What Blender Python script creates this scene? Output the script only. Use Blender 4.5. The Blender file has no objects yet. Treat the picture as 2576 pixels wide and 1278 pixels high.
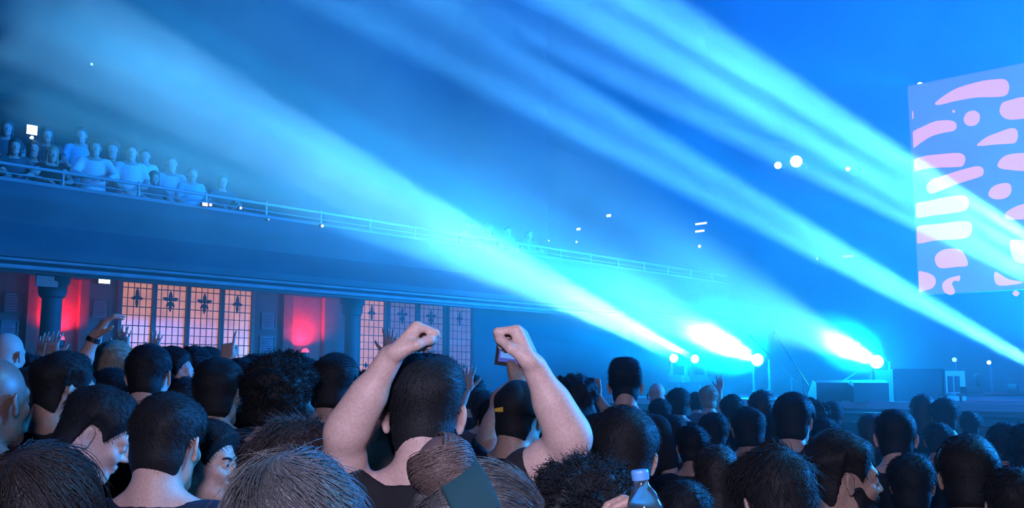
import bpy, bmesh, math, random
import numpy as np
from mathutils import Vector, Matrix, Euler
random.seed(7)
RNG = np.random.default_rng(7)
SC = bpy.context.scene
COL = SC.collection

# ------------------------------------------------------------------ camera
F_PX, W_PX, H_PX = 2400.0, 2576.0, 1278.0
CAM_Z = 1.78
PITCH = math.radians(7.38)
cam_data = bpy.data.cameras.new('camera')
cam_data.sensor_width = 36.0
cam_data.lens = 36.0 * F_PX / W_PX
cam_data.clip_start, cam_data.clip_end = 0.05, 200
cam = bpy.data.objects.new('camera', cam_data)
COL.objects.link(cam)
cam.location = (0, 0, CAM_Z)
cam.rotation_euler = (math.pi / 2 + PITCH, 0, 0)
SC.camera = cam

SC.view_settings.view_transform = 'Standard'
SC.view_settings.look = 'None'
SC.view_settings.gamma = 1.0
SC.view_settings.exposure = 0.0
SC.view_settings.use_curve_mapping = False

def at(px, py, Y):
    """world point on the plane y = Y that the photograph shows at pixel (px, py)"""
    a, b = (px - W_PX / 2) / F_PX, -(py - H_PX / 2) / F_PX
    c, s = math.cos(PITCH), math.sin(PITCH)
    d = Vector((a, c - b * s, s + b * c))
    return Vector((0, 0, CAM_Z)) + d * (Y / d.y)

# hall axes: u runs towards the stage, v to the right of it
TH = math.radians(42.0)
ST, CT = math.sin(TH), math.cos(TH)
def H(u, v, z=0.0):
    return Vector((ST * u + CT * v, CT * u - ST * v, z))
def UV(p):
    return (ST * p[0] + CT * p[1], CT * p[0] - ST * p[1])

# ------------------------------------------------------------------ world
world = bpy.data.worlds.new('world'); SC.world = world
world.use_nodes = True
world.node_tree.nodes['Background'].inputs[0].default_value = (0.0, 0.0, 0.0, 1)
world.node_tree.nodes['Background'].inputs[1].default_value = 0.0
SC.cycles.max_bounces = 5
SC.cycles.diffuse_bounces = 2
SC.cycles.glossy_bounces = 2
SC.cycles.transmission_bounces = 3
SC.cycles.transparent_max_bounces = 8
SC.cycles.volume_bounces = 0
SC.cycles.caustics_reflective = False
SC.cycles.caustics_refractive = False
SC.cycles.sample_clamp_indirect = 4.0
SC.cycles.use_denoising = True

# ------------------------------------------------------------------ lamps of the show
def lamp(name, kind, loc, power, colour, target=None, size=0.1, angle=40, blend=0.3, gobo=None):
    d = bpy.data.lights.new(name, kind)
    d.energy = power; d.color = colour
    if kind == 'SPOT':
        d.spot_size = math.radians(angle); d.spot_blend = blend; d.shadow_soft_size = size
    elif kind == 'AREA':
        d.shape = 'DISK'; d.size = size
    else:
        d.shadow_soft_size = size
    o = bpy.data.objects.new(name, d); COL.objects.link(o)
    o.location = loc
    if target is not None:
        o.rotation_euler = (Vector(target) - Vector(loc)).to_track_quat('-Z', 'Y').to_euler()
    if gobo:
        make_gobo(d, *gobo)
    return o

def make_gobo(d, seed, stretch, lo, hi, scale):
    """a slotted glass gobo in the lamp: it passes some directions and holds back others"""
    d.use_nodes = True
    nt = d.node_tree; N = nt.nodes; L = nt.links
    em = [n for n in N if n.type == 'EMISSION'][0]
    tc = N.new('ShaderNodeTexCoord')
    sp = N.new('ShaderNodeSeparateXYZ'); L.new(tc.outputs['Normal'], sp.inputs[0])
    dx = N.new('ShaderNodeMath'); dx.operation = 'DIVIDE'; L.new(sp.outputs[0], dx.inputs[0]); L.new(sp.outputs[2], dx.inputs[1])
    dy = N.new('ShaderNodeMath'); dy.operation = 'DIVIDE'; L.new(sp.outputs[1], dy.inputs[0]); L.new(sp.outputs[2], dy.inputs[1])
    cb = N.new('ShaderNodeCombineXYZ'); L.new(dx.outputs[0], cb.inputs[0]); L.new(dy.outputs[0], cb.inputs[1])
    mp = N.new('ShaderNodeMapping'); L.new(cb.outputs[0], mp.inputs[0])
    mp.inputs['Location'].default_value = (seed * 1.7, seed * 3.1, seed)
    mp.inputs['Scale'].default_value = (scale * stretch, scale, 1)
    no = N.new('ShaderNodeTexNoise'); no.inputs['Scale'].default_value = 1.0; no.inputs['Detail'].default_value = 1.0
    L.new(mp.outputs[0], no.inputs['Vector'])
    mr = N.new('ShaderNodeMapRange'); mr.interpolation_type = 'SMOOTHSTEP'
    mr.inputs[1].default_value = 0.44; mr.inputs[2].default_value = 0.58
    mr.inputs[3].default_value = lo; mr.inputs[4].default_value = hi
    L.new(no.outputs['Fac'], mr.inputs[0])
    L.new(mr.outputs[0], em.inputs['Strength'])
CY, PALE, WHITE = (.0, .34, .97), (.018, .43, 1.0), (.085, .48, 1.0)
HOT = (.16, .58, 1.0)
G = lambda seed, f, lo=.0, hi=2.2: (seed, .08, lo, hi, f)
# (lens pixel x, y, u of the lamp, head aim, label, lens radius, [(aim x, y, depth, power, cone, colour, gobo, blend)])
LAMPS = [
 (1695, 901, 16.1, 900, 545, 11, 'leftmost of three glaring moving lamps low on the stage', .085, [(700, 400, 11, 200000, 5, HOT, G(1, 80), .2)]),
 (1748, 903, 17.1, 900, 540, 11, 'middle of three glaring moving lamps low on the stage', .085, [(500, 300, 10, 260000, 6.5, HOT, G(2, 90), .2)]),
 (1905, 905, 17.0, 900, 450, 10, 'brightest moving lamp on the stage, right of the three with the widest beam', .12,
    [(600, 320, 10, 470000, 8, PALE, G(3, 80), .2), (300, 40, 10, 60000, 12, CY, G(9, 45), .5), (1500, 715, 14, 120000, 15, WHITE, None, .8), (1430, 800, 15, 35000, 26, CY, None, .9)]),
 (2205, 910, 17.0, 1500, 540, 10, 'moving lamp low on the stage between the brightest lamp and the dark cabinet', .12,
    [(1300, 390, 11, 190000, 3.2, PALE, G(4, 70, .2), .3), (1250, 500, 11, 70000, 8, CY, G(5, 60), .4), (1950, 795, 14, 90000, 13, WHITE, None, .7)]),
 (2640, 938, 15.8, 1900, 540, 10, 'moving lamp at the right end of the stage throwing a long narrow white beam', .1,
    [(1700, 420, 10, 560000, 3.6, WHITE, G(6, 90, .2), .2), (1200, 150, 10, 30000, 9, CY, G(7, 45), .5)]),
 (2700, 668, 16.2, 1900, 200, 10, 'upper moving lamp on a stand at the right of the stage', .1, [(1900, 180, 10, 700000, 3.2, WHITE, G(8, 70, .1), .3)]),
 (2760, 735, 17.4, 1900, 250, 10, 'middle moving lamp on a stand at the right of the stage', .1, [(1900, 240, 10, 700000, 3.2, WHITE, G(10, 70, .1), .3)]),
 (2790, 800, 18.6, 1900, 300, 10, 'lower moving lamp on a stand at the right of the stage', .1, [(2000, 370, 10, 700000, 3.0, WHITE, G(11, 70, .1), .3), (1400, 40, 10, 24000, 11, CY, G(12, 40), .5)]),
]
# blue wash of the hall, from unseen lamps, most of them low by the stage
BLUE = (.0, .13, 1.0)
lamp('unseen_wash', 'SPOT', H(21.5, 9, 1.9), 330000, BLUE, H(20, -2, 13), .5, 92, .6)
lamp('unseen_wash', 'SPOT', H(21.5, -4, 1.9), 60000, BLUE, H(15, -13, 15), .5, 72, .7)
lamp('unseen_wash', 'AREA', H(5, -7, 12.5), 700, (.0, .22, 1.0), H(9, -16, 4), 3.0)
lamp('unseen_wash', 'POINT', H(19, 3, 5), 7000, BLUE, None, .5)  # added out of view to brighten the haze low over the stage
lamp('unseen_wash', 'SPOT', H(16.5, 10, 3.4), 45000, BLUE, H(21, -1, 2.2), .4, 46, .7)  # added out of view to light the low right of the stage
# front light of the stage that rims the crowd
lamp('rim_lamp', 'AREA', H(17, 3, 5.2), 6500, (.01, .30, 1.0), H(4, -1, 1.5), 1.6)
lamp('rim_lamp', 'SPOT', H(10, 3, 9.5), 9000, (.02, .38, .9), at(850, 1120, 1.9), .4, 24, .6)
# the photographer's flash, beside the camera
lamp('flash', 'AREA', (-.12, -.12, CAM_Z + .42), 60, (.72, .68, 1.08), (.05, 3, 1.7), .2)

def haze_material(density, aniso, lo, hi, scale):
    m = bpy.data.materials.new('haze'); m.use_nodes = True; nt = m.node_tree
    nt.nodes.remove(nt.nodes['Principled BSDF'])
    v = nt.nodes.new('ShaderNodeVolumeScatter'); v.inputs['Anisotropy'].default_value = aniso
    tc = nt.nodes.new('ShaderNodeTexCoord'); n = nt.nodes.new('ShaderNodeTexNoise')
    n.inputs['Scale'].default_value = scale; n.inputs['Detail'].default_value = 3
    nt.links.new(tc.outputs['Object'], n.inputs['Vector'])
    r = nt.nodes.new('ShaderNodeMapRange'); r.inputs[1].default_value = .35; r.inputs[2].default_value = .68
    r.inputs[3].default_value = density * lo; r.inputs[4].default_value = density * hi
    nt.links.new(n.outputs['Fac'], r.inputs[0])
    # the haze hangs above the heads of the crowd and thins out towards the floor
    sz = nt.nodes.new('ShaderNodeSeparateXYZ'); nt.links.new(tc.outputs['Object'], sz.inputs[0])
    rz = nt.nodes.new('ShaderNodeMapRange'); rz.interpolation_type = 'SMOOTHSTEP'
    rz.inputs[1].default_value = 1.0; rz.inputs[2].default_value = 2.7; rz.inputs[3].default_value = .22; rz.inputs[4].default_value = 1.0
    nt.links.new(sz.outputs[2], rz.inputs[0])
    dp = nt.nodes.new('ShaderNodeVectorMath'); dp.operation = 'DOT_PRODUCT'; nt.links.new(tc.outputs['Object'], dp.inputs[0]); dp.inputs[1].default_value = (ST, CT, 0)
    ru = nt.nodes.new('ShaderNodeMapRange'); ru.interpolation_type = 'SMOOTHSTEP'
    ru.inputs[1].default_value = 11.5; ru.inputs[2].default_value = 16.5; nt.links.new(dp.outputs['Value'], ru.inputs[0])
    mx = nt.nodes.new('ShaderNodeMath'); mx.operation = 'MAXIMUM'; nt.links.new(rz.outputs[0], mx.inputs[0]); nt.links.new(ru.outputs[0], mx.inputs[1])
    mm = nt.nodes.new('ShaderNodeMath'); mm.operation = 'MULTIPLY'; nt.links.new(r.outputs[0], mm.inputs[0]); nt.links.new(mx.outputs[0], mm.inputs[1])
    nt.links.new(mm.outputs[0], v.inputs['Density'])
    nt.links.new(v.outputs[0], nt.nodes['Material Output'].inputs['Volume'])
    return m
M_HAZE = haze_material(.022, .45, .5, 1.7, .55)
SC.cycles.volume_step_rate = 1.0

def puff_material(density):
    """a thick puff added to whiten the glare before a lamp, thinning out to its rim"""
    m = bpy.data.materials.new('glare_puff'); m.use_nodes = True; nt = m.node_tree
    nt.nodes.remove(nt.nodes['Principled BSDF'])
    v = nt.nodes.new('ShaderNodeVolumeScatter'); v.inputs['Anisotropy'].default_value = .3
    tc = nt.nodes.new('ShaderNodeTexCoord')
    g = nt.nodes.new('ShaderNodeTexGradient'); g.gradient_type = 'SPHERICAL'; nt.links.new(tc.outputs['Object'], g.inputs['Vector'])
    n = nt.nodes.new('ShaderNodeTexNoise'); n.inputs['Scale'].default_value = 3.0; n.inputs['Detail'].default_value = 3; nt.links.new(tc.outputs['Object'], n.inputs['Vector'])
    a = nt.nodes.new('ShaderNodeMath'); a.operation = 'MULTIPLY'; nt.links.new(g.outputs['Fac'], a.inputs[0]); nt.links.new(n.outputs['Fac'], a.inputs[1])
    b = nt.nodes.new('ShaderNodeMath'); b.operation = 'MULTIPLY'; nt.links.new(a.outputs[0], b.inputs[0]); b.inputs[1].default_value = density * 2
    nt.links.new(b.outputs[0], v.inputs['Density']); nt.links.new(v.outputs[0], nt.nodes['Material Output'].inputs['Volume'])
    return m
M_PUFF = puff_material(.9)
# ------------------------------------------------------------------ materials
def mat(name, col, rough=.6, spec=.5, metal=0.0, noise=None, bump=None, emit=None, strength=0.0, coat=0.0):
    """noise = (scale, second colour, detail); bump = (scale, strength)"""
    m = bpy.data.materials.new(name); m.use_nodes = True
    nt = m.node_tree; b = nt.nodes['Principled BSDF']
    b.inputs['Base Color'].default_value = (*col, 1); b.inputs['Roughness'].default_value = rough
    b.inputs['Specular IOR Level'].default_value = spec; b.inputs['Metallic'].default_value = metal
    b.inputs['Coat Weight'].default_value = coat
    tc = nt.nodes.new('ShaderNodeTexCoord')
    if noise:
        n = nt.nodes.new('ShaderNodeTexNoise'); n.inputs['Scale'].default_value = noise[0]; n.inputs['Detail'].default_value = noise[2] if len(noise) > 2 else 3
        nt.links.new(tc.outputs['Object'], n.inputs['Vector'])
        r = nt.nodes.new('ShaderNodeValToRGB'); r.color_ramp.elements[0].position = .38; r.color_ramp.elements[1].position = .64
        r.color_ramp.elements[0].color = (*col, 1); r.color_ramp.elements[1].color = (*noise[1], 1)
        nt.links.new(n.outputs['Fac'], r.inputs[0]); nt.links.new(r.outputs[0], b.inputs['Base Color'])
    if bump:
        n = nt.nodes.new('ShaderNodeTexNoise'); n.inputs['Scale'].default_value = bump[0]; n.inputs['Detail'].default_value = 3
        nt.links.new(tc.outputs['Object'], n.inputs['Vector'])
        bp = nt.nodes.new('ShaderNodeBump'); bp.inputs['Strength'].default_value = bump[1]; bp.inputs['Distance'].default_value = .01
        nt.links.new(n.outputs['Fac'], bp.inputs['Height']); nt.links.new(bp.outputs[0], b.inputs['Normal'])
    if emit:
        b.inputs['Emission Color'].default_value = (*emit, 1); b.inputs['Emission Strength'].default_value = strength
    return m
SKIN = mat('fair_skin', (.62, .42, .34), .5, .4, noise=(160, (.55, .35, .29), 4), bump=(380, .12))
SKIN3 = mat('darkened_skin', (.16, .095, .07), .45, .5, noise=(120, (.13, .075, .055), 3))  # skin tone lowered to hold the flash down on one head
SKIN2 = mat('tan_skin', (.42, .26, .19), .5, .4, noise=(120, (.36, .21, .15), 3))
H_BLACK = mat('black_hair', (.012, .0125, .014), .6, .22, bump=(220, .3))
H_DARK = mat('dark_brown_hair', (.022, .017, .016), .45, .4, bump=(220, .3))
H_BROWN = mat('brown_hair', (.055, .04, .035), .42, .5, bump=(220, .3))
H_BLOND = mat('blond_hair', (.36, .27, .17), .4, .5, bump=(220, .3))
H_GREY = mat('ash_blond_hair', (.085, .085, .082), .34, .8, bump=(220, .3))
C_BLACK = mat('black_cotton', (.018, .018, .02), .9, .2, bump=(300, .2))
C_NAVY = mat('navy_cotton', (.02, .028, .05), .9, .2, bump=(300, .2))
C_WHITE = mat('white_cotton', (.72, .72, .72), .85, .2, bump=(300, .15))
C_TEAL = mat('teal_cotton', (.012, .05, .06), .85, .2, bump=(300, .2))
C_SKY = mat('pale_blue_cotton', (.25, .55, .7), .85, .2)
C_GREY = mat('grey_cotton', (.10, .10, .11), .9, .2)
C_JEAN = mat('dark_denim', (.02, .025, .04), .9, .2)
EYE_WHITE = mat('eye_white', (.42, .40, .39), .2)
EYE_DARK = mat('dark_iris', (.02, .015, .01), .1)
# ------------------------------------------------------------------ smooth solid modelling
class Solid:
    """a union of rounded shapes with soft joints, meshed once into clean quads"""
    def __init__(self): self.p = []
    def cap(self, a, b, ra, rb=None, k=0.02):
        a, b = np.array(a, float), np.array(b, float); rb = ra if rb is None else rb
        c = (a + b) / 2; R = np.linalg.norm(b - a) / 2 + max(ra, rb)
        self.p.append(('c', a, b, ra, rb, k, c, R, 1)); return self
    def ell(self, c, r, k=0.02, rot=None, sub=False):
        c = np.array(c, float); r = np.array(r, float)
        self.p.append(('e', c, r, rot, None, k, c, r.max(), -1 if sub else 1)); return self
    def box(self, c, hs, rr, k=0.01, rot=None):
        c = np.array(c, float); hs = np.array(hs, float)
        self.p.append(('b', c, hs, rot, rr, k, c, np.linalg.norm(hs) + rr, 1)); return self
    def tor(self, c, R, r, rot, k=0.004):
        c = np.array(c, float)
        self.p.append(('t', c, R, rot, r, k, c, R + r, 1)); return self
    def add(self, other): self.p += other.p; return self
    def moved(self, M):
        """all shapes carried by the 4x4 matrix M (rotation + translation + one uniform scale)"""
        A = np.array(M)[:3, :3]; t = np.array(M)[:3, 3]; s = abs(np.linalg.det(A)) ** (1 / 3); Rm = A / s
        out = Solid()
        for q in self.p:
            ty = q[0]; c = A @ q[6] + t; R = q[7] * s; k = q[5] * s; sg = q[8]
            if ty == 'c': out.p.append(('c', A @ q[1] + t, A @ q[2] + t, q[3] * s, q[4] * s, k, c, R, sg))
            else:
                r0 = np.eye(3) if q[3] is None else q[3]
                rot = Rm @ r0
                if ty == 'e': out.p.append(('e', A @ q[1] + t, q[2] * s, rot, None, k, c, R, sg))
                elif ty == 'b': out.p.append(('b', A @ q[1] + t, q[2] * s, rot, q[4] * s, k, c, R, sg))
                else: out.p.append(('t', A @ q[1] + t, q[2] * s, rot, q[4] * s, k, c, R, sg))
        return out
    def bounds(self):
        lo = np.min([q[6] - q[7] for q in self.p if q[8] > 0], axis=0); hi = np.max([q[6] + q[7] for q in self.p if q[8] > 0], axis=0)
        return lo, hi
    def __call__(self, P, far=0.25):
        d = np.full(len(P), far, np.float32)
        for q in self.p:
            v = P - q[6]
            m = np.nonzero((v * v).sum(1) < (q[7] + 0.16) ** 2)[0]
            if not len(m): continue
            X = P[m]; ty = q[0]
            if ty == 'c':
                ba = q[2] - q[1]; l2 = max(ba @ ba, 1e-12); pa = X - q[1]
                h = np.clip(pa @ ba / l2, 0, 1)
                w = pa - h[:, None] * ba
                e = np.sqrt((w * w).sum(1)) - (q[3] + (q[4] - q[3]) * h)
            else:
                pa = X - q[1]
                if q[3] is not None: pa = pa @ q[3]
                if ty == 'e':
                    k0 = np.sqrt(((pa / q[2]) ** 2).sum(1)); k1 = np.sqrt(((pa / (q[2] ** 2)) ** 2).sum(1))
                    e = k0 * (k0 - 1) / np.maximum(k1, 1e-9)
                elif ty == 'b':
                    w = np.abs(pa) - q[2]
                    e = np.sqrt((np.maximum(w, 0) ** 2).sum(1)) + np.minimum(w.max(1), 0) - q[4]
                else:
                    xy = np.sqrt(pa[:, 0] ** 2 + pa[:, 1] ** 2) - q[2]
                    e = np.sqrt(xy ** 2 + pa[:, 2] ** 2) - q[4]
            k = q[5]; o = d[m]
            if q[8] > 0:
                h = np.maximum(k - np.abs(o - e), 0) / k
                d[m] = np.minimum(o, e) - h * h * k * 0.25
            else:
                h = np.maximum(k - np.abs(o + e), 0) / k
                d[m] = np.maximum(o, -e) + h * h * k * 0.25
        return d

def axis_grid(lo, hi, steps):
    """coordinates from lo to hi; steps is a list of (upto, spacing)"""
    out = [lo]
    for upto, h in steps:
        while out[-1] < min(upto, hi): out.append(out[-1] + h)
    while len(out) % 8 != 1: out.append(out[-1] + steps[-1][1])
    return np.array(out, np.float32)

def net(f, gx, gy, gz):
    """surface nets over a rectilinear grid, evaluated only near the surface"""
    nx, ny, nz = len(gx), len(gy), len(gz); B = 8
    bx, by, bz = (nx - 1) // B, (ny - 1) // B, (nz - 1) // B
    cx = (gx[0:-1:B] + gx[B::B]) / 2; cy = (gy[0:-1:B] + gy[B::B]) / 2; cz = (gz[0:-1:B] + gz[B::B]) / 2
    hx = (gx[B::B] - gx[0:-1:B]) / 2; hy = (gy[B::B] - gy[0:-1:B]) / 2; hz = (gz[B::B] - gz[0:-1:B]) / 2
    C = np.stack(np.meshgrid(cx, cy, cz, indexing='ij'), -1).reshape(-1, 3)
    Hd = np.sqrt((np.stack(np.meshgrid(hx, hy, hz, indexing='ij'), -1) ** 2).sum(-1)).reshape(-1)
    dc = f(C)
    keep = (np.abs(dc) < Hd * 1.25 + 0.012).reshape(bx, by, bz)
    V = np.empty((nx, ny, nz), np.float32)
    coarse = np.sign(dc).reshape(bx, by, bz)
    ix = np.minimum(np.arange(nx) // B, bx - 1); iy = np.minimum(np.arange(ny) // B, by - 1); iz = np.minimum(np.arange(nz) // B, bz - 1)
    V[...] = coarse[np.ix_(ix, iy, iz)]
    K = np.zeros((nx, ny, nz), bool)
    for b in np.argwhere(keep):
        K[b[0] * B:b[0] * B + B + 1, b[1] * B:b[1] * B + B + 1, b[2] * B:b[2] * B + B + 1] = True
    I = np.argwhere(K)
    P = np.stack([gx[I[:, 0]], gy[I[:, 1]], gz[I[:, 2]]], 1)
    V[I[:, 0], I[:, 1], I[:, 2]] = f(P)
    S = V < 0
    n = S[:-1, :-1, :-1].astype(np.int8)
    cnt = np.zeros((nx - 1, ny - 1, nz - 1), np.int8)
    for a in (0, 1):
        for b in (0, 1):
            for c in (0, 1):
                cnt += S[a:nx - 1 + a, b:ny - 1 + b, c:nz - 1 + c]
    act = (cnt > 0) & (cnt < 8)
    A = np.argwhere(act)
    idx = np.full(act.shape, -1, np.int64); idx[act] = np.arange(len(A))
    vs = np.zeros((len(A), 3)); nn = np.zeros(len(A))
    G = (gx, gy, gz)
    corners = [(a, b, c) for a in (0, 1) for b in (0, 1) for c in (0, 1)]
    for p in corners:
        for ax in range(3):
            if p[ax]: continue
            q = list(p); q[ax] = 1
            i0 = A + p; i1 = A + q
            a = V[i0[:, 0], i0[:, 1], i0[:, 2]]; b = V[i1[:, 0], i1[:, 1], i1[:, 2]]
            m = (a < 0) != (b < 0)
            t = np.where(m, a / np.where(m, a - b, 1), 0)
            for d in range(3):
                pos = G[d][i0[:, d]] + t * (G[d][i1[:, d]] - G[d][i0[:, d]])
                vs[:, d] += np.where(m, pos, 0)
            nn += m
    vs /= nn[:, None]
    quads = []
    for ax in range(3):
        o1, o2 = [(1, 2), (2, 0), (0, 1)][ax]
        sl0 = [slice(None)] * 3; sl1 = [slice(None)] * 3
        sl0[ax] = slice(0, -1); sl1[ax] = slice(1, None)
        e = S[tuple(sl0)] != S[tuple(sl1)]
        E = np.argwhere(e)
        E = E[(E[:, o1] > 0) & (E[:, o2] > 0) & (E[:, o1] < V.shape[o1] - 1) & (E[:, o2] < V.shape[o2] - 1)]
        ins = S[E[:, 0], E[:, 1], E[:, 2]]
        def cell(d1, d2):
            c = E.copy(); c[:, o1] -= d1; c[:, o2] -= d2
            return idx[c[:, 0], c[:, 1], c[:, 2]]
        q = np.stack([cell(1, 1), cell(0, 1), cell(0, 0), cell(1, 0)], 1)
        q[~ins] = q[~ins][:, ::-1]
        quads.append(q)
    F = np.concatenate(quads); F = F[(F >= 0).all(1)]
    return vs.astype(np.float32), F.astype(np.int32)

def smooth_verts(vs, F, it=1, lam=0.5):
    for _ in range(it):
        acc = np.zeros_like(vs); n = np.zeros(len(vs), np.float32)
        for a in range(4):
            i, j = F[:, a], F[:, (a + 1) % 4]
            np.add.at(acc, i, vs[j]); np.add.at(acc, j, vs[i]); np.add.at(n, i, 1); np.add.at(n, j, 1)
        vs = vs * (1 - lam) + lam * acc / np.maximum(n, 1)[:, None]
    return vs

def mesh_from(name, vs, quads, mats, tris=None, mat_idx=None, smooth=True):
    me = bpy.data.meshes.new(name)
    vs = np.asarray(vs, np.float32); quads = np.asarray(quads, np.int32).reshape(-1, 4)
    nt = 0 if tris is None else len(tris)
    me.vertices.add(len(vs)); me.vertices.foreach_set('co', vs.reshape(-1))
    nl = len(quads) * 4 + nt * 3
    me.loops.add(nl)
    li = quads.reshape(-1)
    if nt: li = np.concatenate([li, np.asarray(tris, np.int32).reshape(-1)])
    me.loops.foreach_set('vertex_index', li)
    me.polygons.add(len(quads) + nt)
    st = np.arange(len(quads)) * 4
    if nt: st = np.concatenate([st, len(quads) * 4 + np.arange(nt) * 3])
    me.polygons.foreach_set('loop_start', st.astype(np.int32))
    if mat_idx is not None: me.polygons.foreach_set('material_index', np.asarray(mat_idx, np.int32))
    me.polygons.foreach_set('use_smooth', np.full(len(quads) + nt, smooth))
    me.update(calc_edges=True); me.validate()
    for m in mats: me.materials.append(m)
    return me

def wave_noise(seed, freq, n=7):
    r = np.random.default_rng(seed)
    D = r.normal(size=(n, 3)); D /= np.linalg.norm(D, axis=1)[:, None]; D *= freq * r.uniform(0.6, 1.5, (n, 1)); ph = r.uniform(0, 6.28, n)
    return lambda P: np.sin(P @ D.T + ph).mean(1) * 2.0

def rot_to(y, z):
    """3x3 whose columns are x, y, z axes of a frame with the given y and (about) z"""
    y = np.array(y, float); y /= np.linalg.norm(y); z = np.array(z, float); z -= y * (y @ z); z /= np.linalg.norm(z)
    return np.stack([np.cross(y, z), y, z], 1)
def euler3(pitch, yaw, roll):
    """pitch>0 looks down, yaw>0 turns to its right, roll>0 tilts to its right"""
    return np.array(Matrix.Rotation(-yaw, 3, 'Z') @ Matrix.Rotation(-pitch, 3, 'X') @ Matrix.Rotation(roll, 3, 'Y'))
def M4(R, t, s=1.0):
    M = np.eye(4); M[:3, :3] = np.array(R) * s; M[:3, 3] = t; return M
# ------------------------------------------------------------------ people
def hand_solid(side, pose):
    """hand with its wrist at the origin, fingers along +y, back of the hand towards +z; side +1 = right hand (thumb on -x seen from the back)"""
    S = Solid(); t = -side
    S.box((0, .048, 0), (.026, .036, .003), .0125, k=.012)
    S.cap((-.02, .012, 0), (.02, .012, 0), .017, .015, k=.014)
    S.ell((t * .024, .035, -.009), (.017, .028, .016), k=.014)
    S.ell((-t * .024, .04, -.008), (.013, .03, .014), k=.012)
    poses = {'fist': ([80, 95, 65], 2), 'open': ([8, 12, 8], 9), 'relaxed': ([25, 35, 20], 4), 'grip': ([45, 50, 30], 3),
             'point': None, 'horns': None}
    xs = [t * .028, t * .0095, -t * .0095, -t * .027]
    ls = [(.042, .026, .021), (.046, .029, .022), (.043, .027, .021), (.034, .021, .019)]
    ybs = [.088, .092, .089, .081]
    for i in range(4):
        if pose == 'point': ang = [5, 8, 5] if i == 0 else [80, 95, 65]; spr = 2
        elif pose == 'horns': ang = [8, 10, 5] if i in (0, 3) else [80, 95, 65]; spr = 8
        else: ang, spr = poses[pose]
        a = math.radians((1.5 - i) * spr) * t
        p = np.array([xs[i], ybs[i], 0.001]); th = 0.0
        r = [.0098, .0088, .0080, .0068] if i < 3 else [.0085, .0077, .007, .006]
        for j in range(3):
            th += math.radians(ang[j] * (1 + .08 * (i - 1.5) * (-1) ** j))
            d = np.array([math.sin(a) * math.cos(th), math.cos(a) * math.cos(th), -math.sin(th)])
            q = p + d * ls[i][j]
            S.cap(p, q, r[j], r[j + 1], k=.003 if j else .006)
            p = q
    b = np.array([t * .03, .022, -.006])
    if pose in ('fist', 'point', 'horns'): pts = [(t * .045, .052, -.024), (t * .033, .082, -.038), (t * .008, .09, -.046)]
    elif pose == 'grip': pts = [(t * .052, .05, -.02), (t * .056, .078, -.034), (t * .05, .1, -.04)]
    else: pts = [(t * .056, .046, -.012), (t * .076, .072, -.016), (t * .088, .094, -.018)]
    p = b; r = [.0145, .0115, .0105, .0085]
    for j, q in enumerate(pts):
        S.cap(p, q, r[j], r[j + 1], k=.01 if j == 0 else .005); p = np.array(q)
    return S

def head_solid(ears=True, eyes=False, face=True):
    S = Solid()
    S.ell((0, -.012, .036), (.0765, .096, .087), k=.02)
    S.ell((0, .03, -.035), (.056, .064, .085), k=.035)
    S.ell((0, -.045, -.03), (.06, .055, .06), k=.03)
    S.cap((-.012, .074, -.096), (.012, .074, -.096), .018, k=.025)
    S.cap((-.043, .015, -.07), (-.014, .07, -.1), .015, k=.03); S.cap((.043, .015, -.07), (.014, .07, -.1), .015, k=.03)
    if face:
        S.cap((-.036, .077, .026), (.036, .077, .026), .012, k=.02)
        S.cap((-.045, .066, -.022), (-.03, .078, -.03), .014, k=.022); S.cap((.045, .066, -.022), (.03, .078, -.03), .014, k=.022)
        for s in (-1, 1): S.ell((s * .032, .103, .004), (.017, .016, .011), k=.012, sub=True)
        for s in (-1, 1): S.ell((s * .031, .0815, .004), (.0142, .0138, .0138), k=.004)
        if eyes:
            for s in (-1, 1): S.ell((s * .031, .0965, .0035), (.0125, .012, .0052), k=.002, sub=True)
        S.cap((0, .09, .014), (0, .112, -.022), .0075, .0105, k=.012)
        for s in (-1, 1): S.ell((s * .011, .1, -.026), (.0085, .011, .008), k=.008)
        S.ell((0, .091, -.055), (.026, .013, .0085), k=.008); S.ell((0, .089, -.068), (.022, .013, .008), k=.008)
        S.ell((0, .107, -.0615), (.026, .008, .002), k=.004, sub=True)
    if ears:
        for s in (-1, 1):
            R = np.array(Matrix.Rotation(s * math.radians(28), 3, 'Z') @ Matrix.Rotation(math.radians(10), 3, 'X'))
            S.ell((s * .088, -.016, .002), (.0068, .019, .030), k=.008, rot=R)
            S.ell((s * .083, -.010, -.027), (.007, .011, .012), k=.008, rot=R)
            S.ell((s * .0985, -.010, .004), (.0095, .0125, .020), k=.003, rot=R, sub=True)
    return S

def sstep(a, b, x):
    t = np.clip((x - a) / (b - a), 0, 1); return t * t * (3 - 2 * t)

SKULL = Solid().ell((0, -.012, .036), (.0765, .096, .087)).ell((0, .03, -.035), (.060, .064, .085), k=.035).ell((0, -.045, -.03), (.06, .055, .06), k=.03).cap((0, -.02, -.06), (0, -.045, -.16), .056, .06, k=.04)

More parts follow.
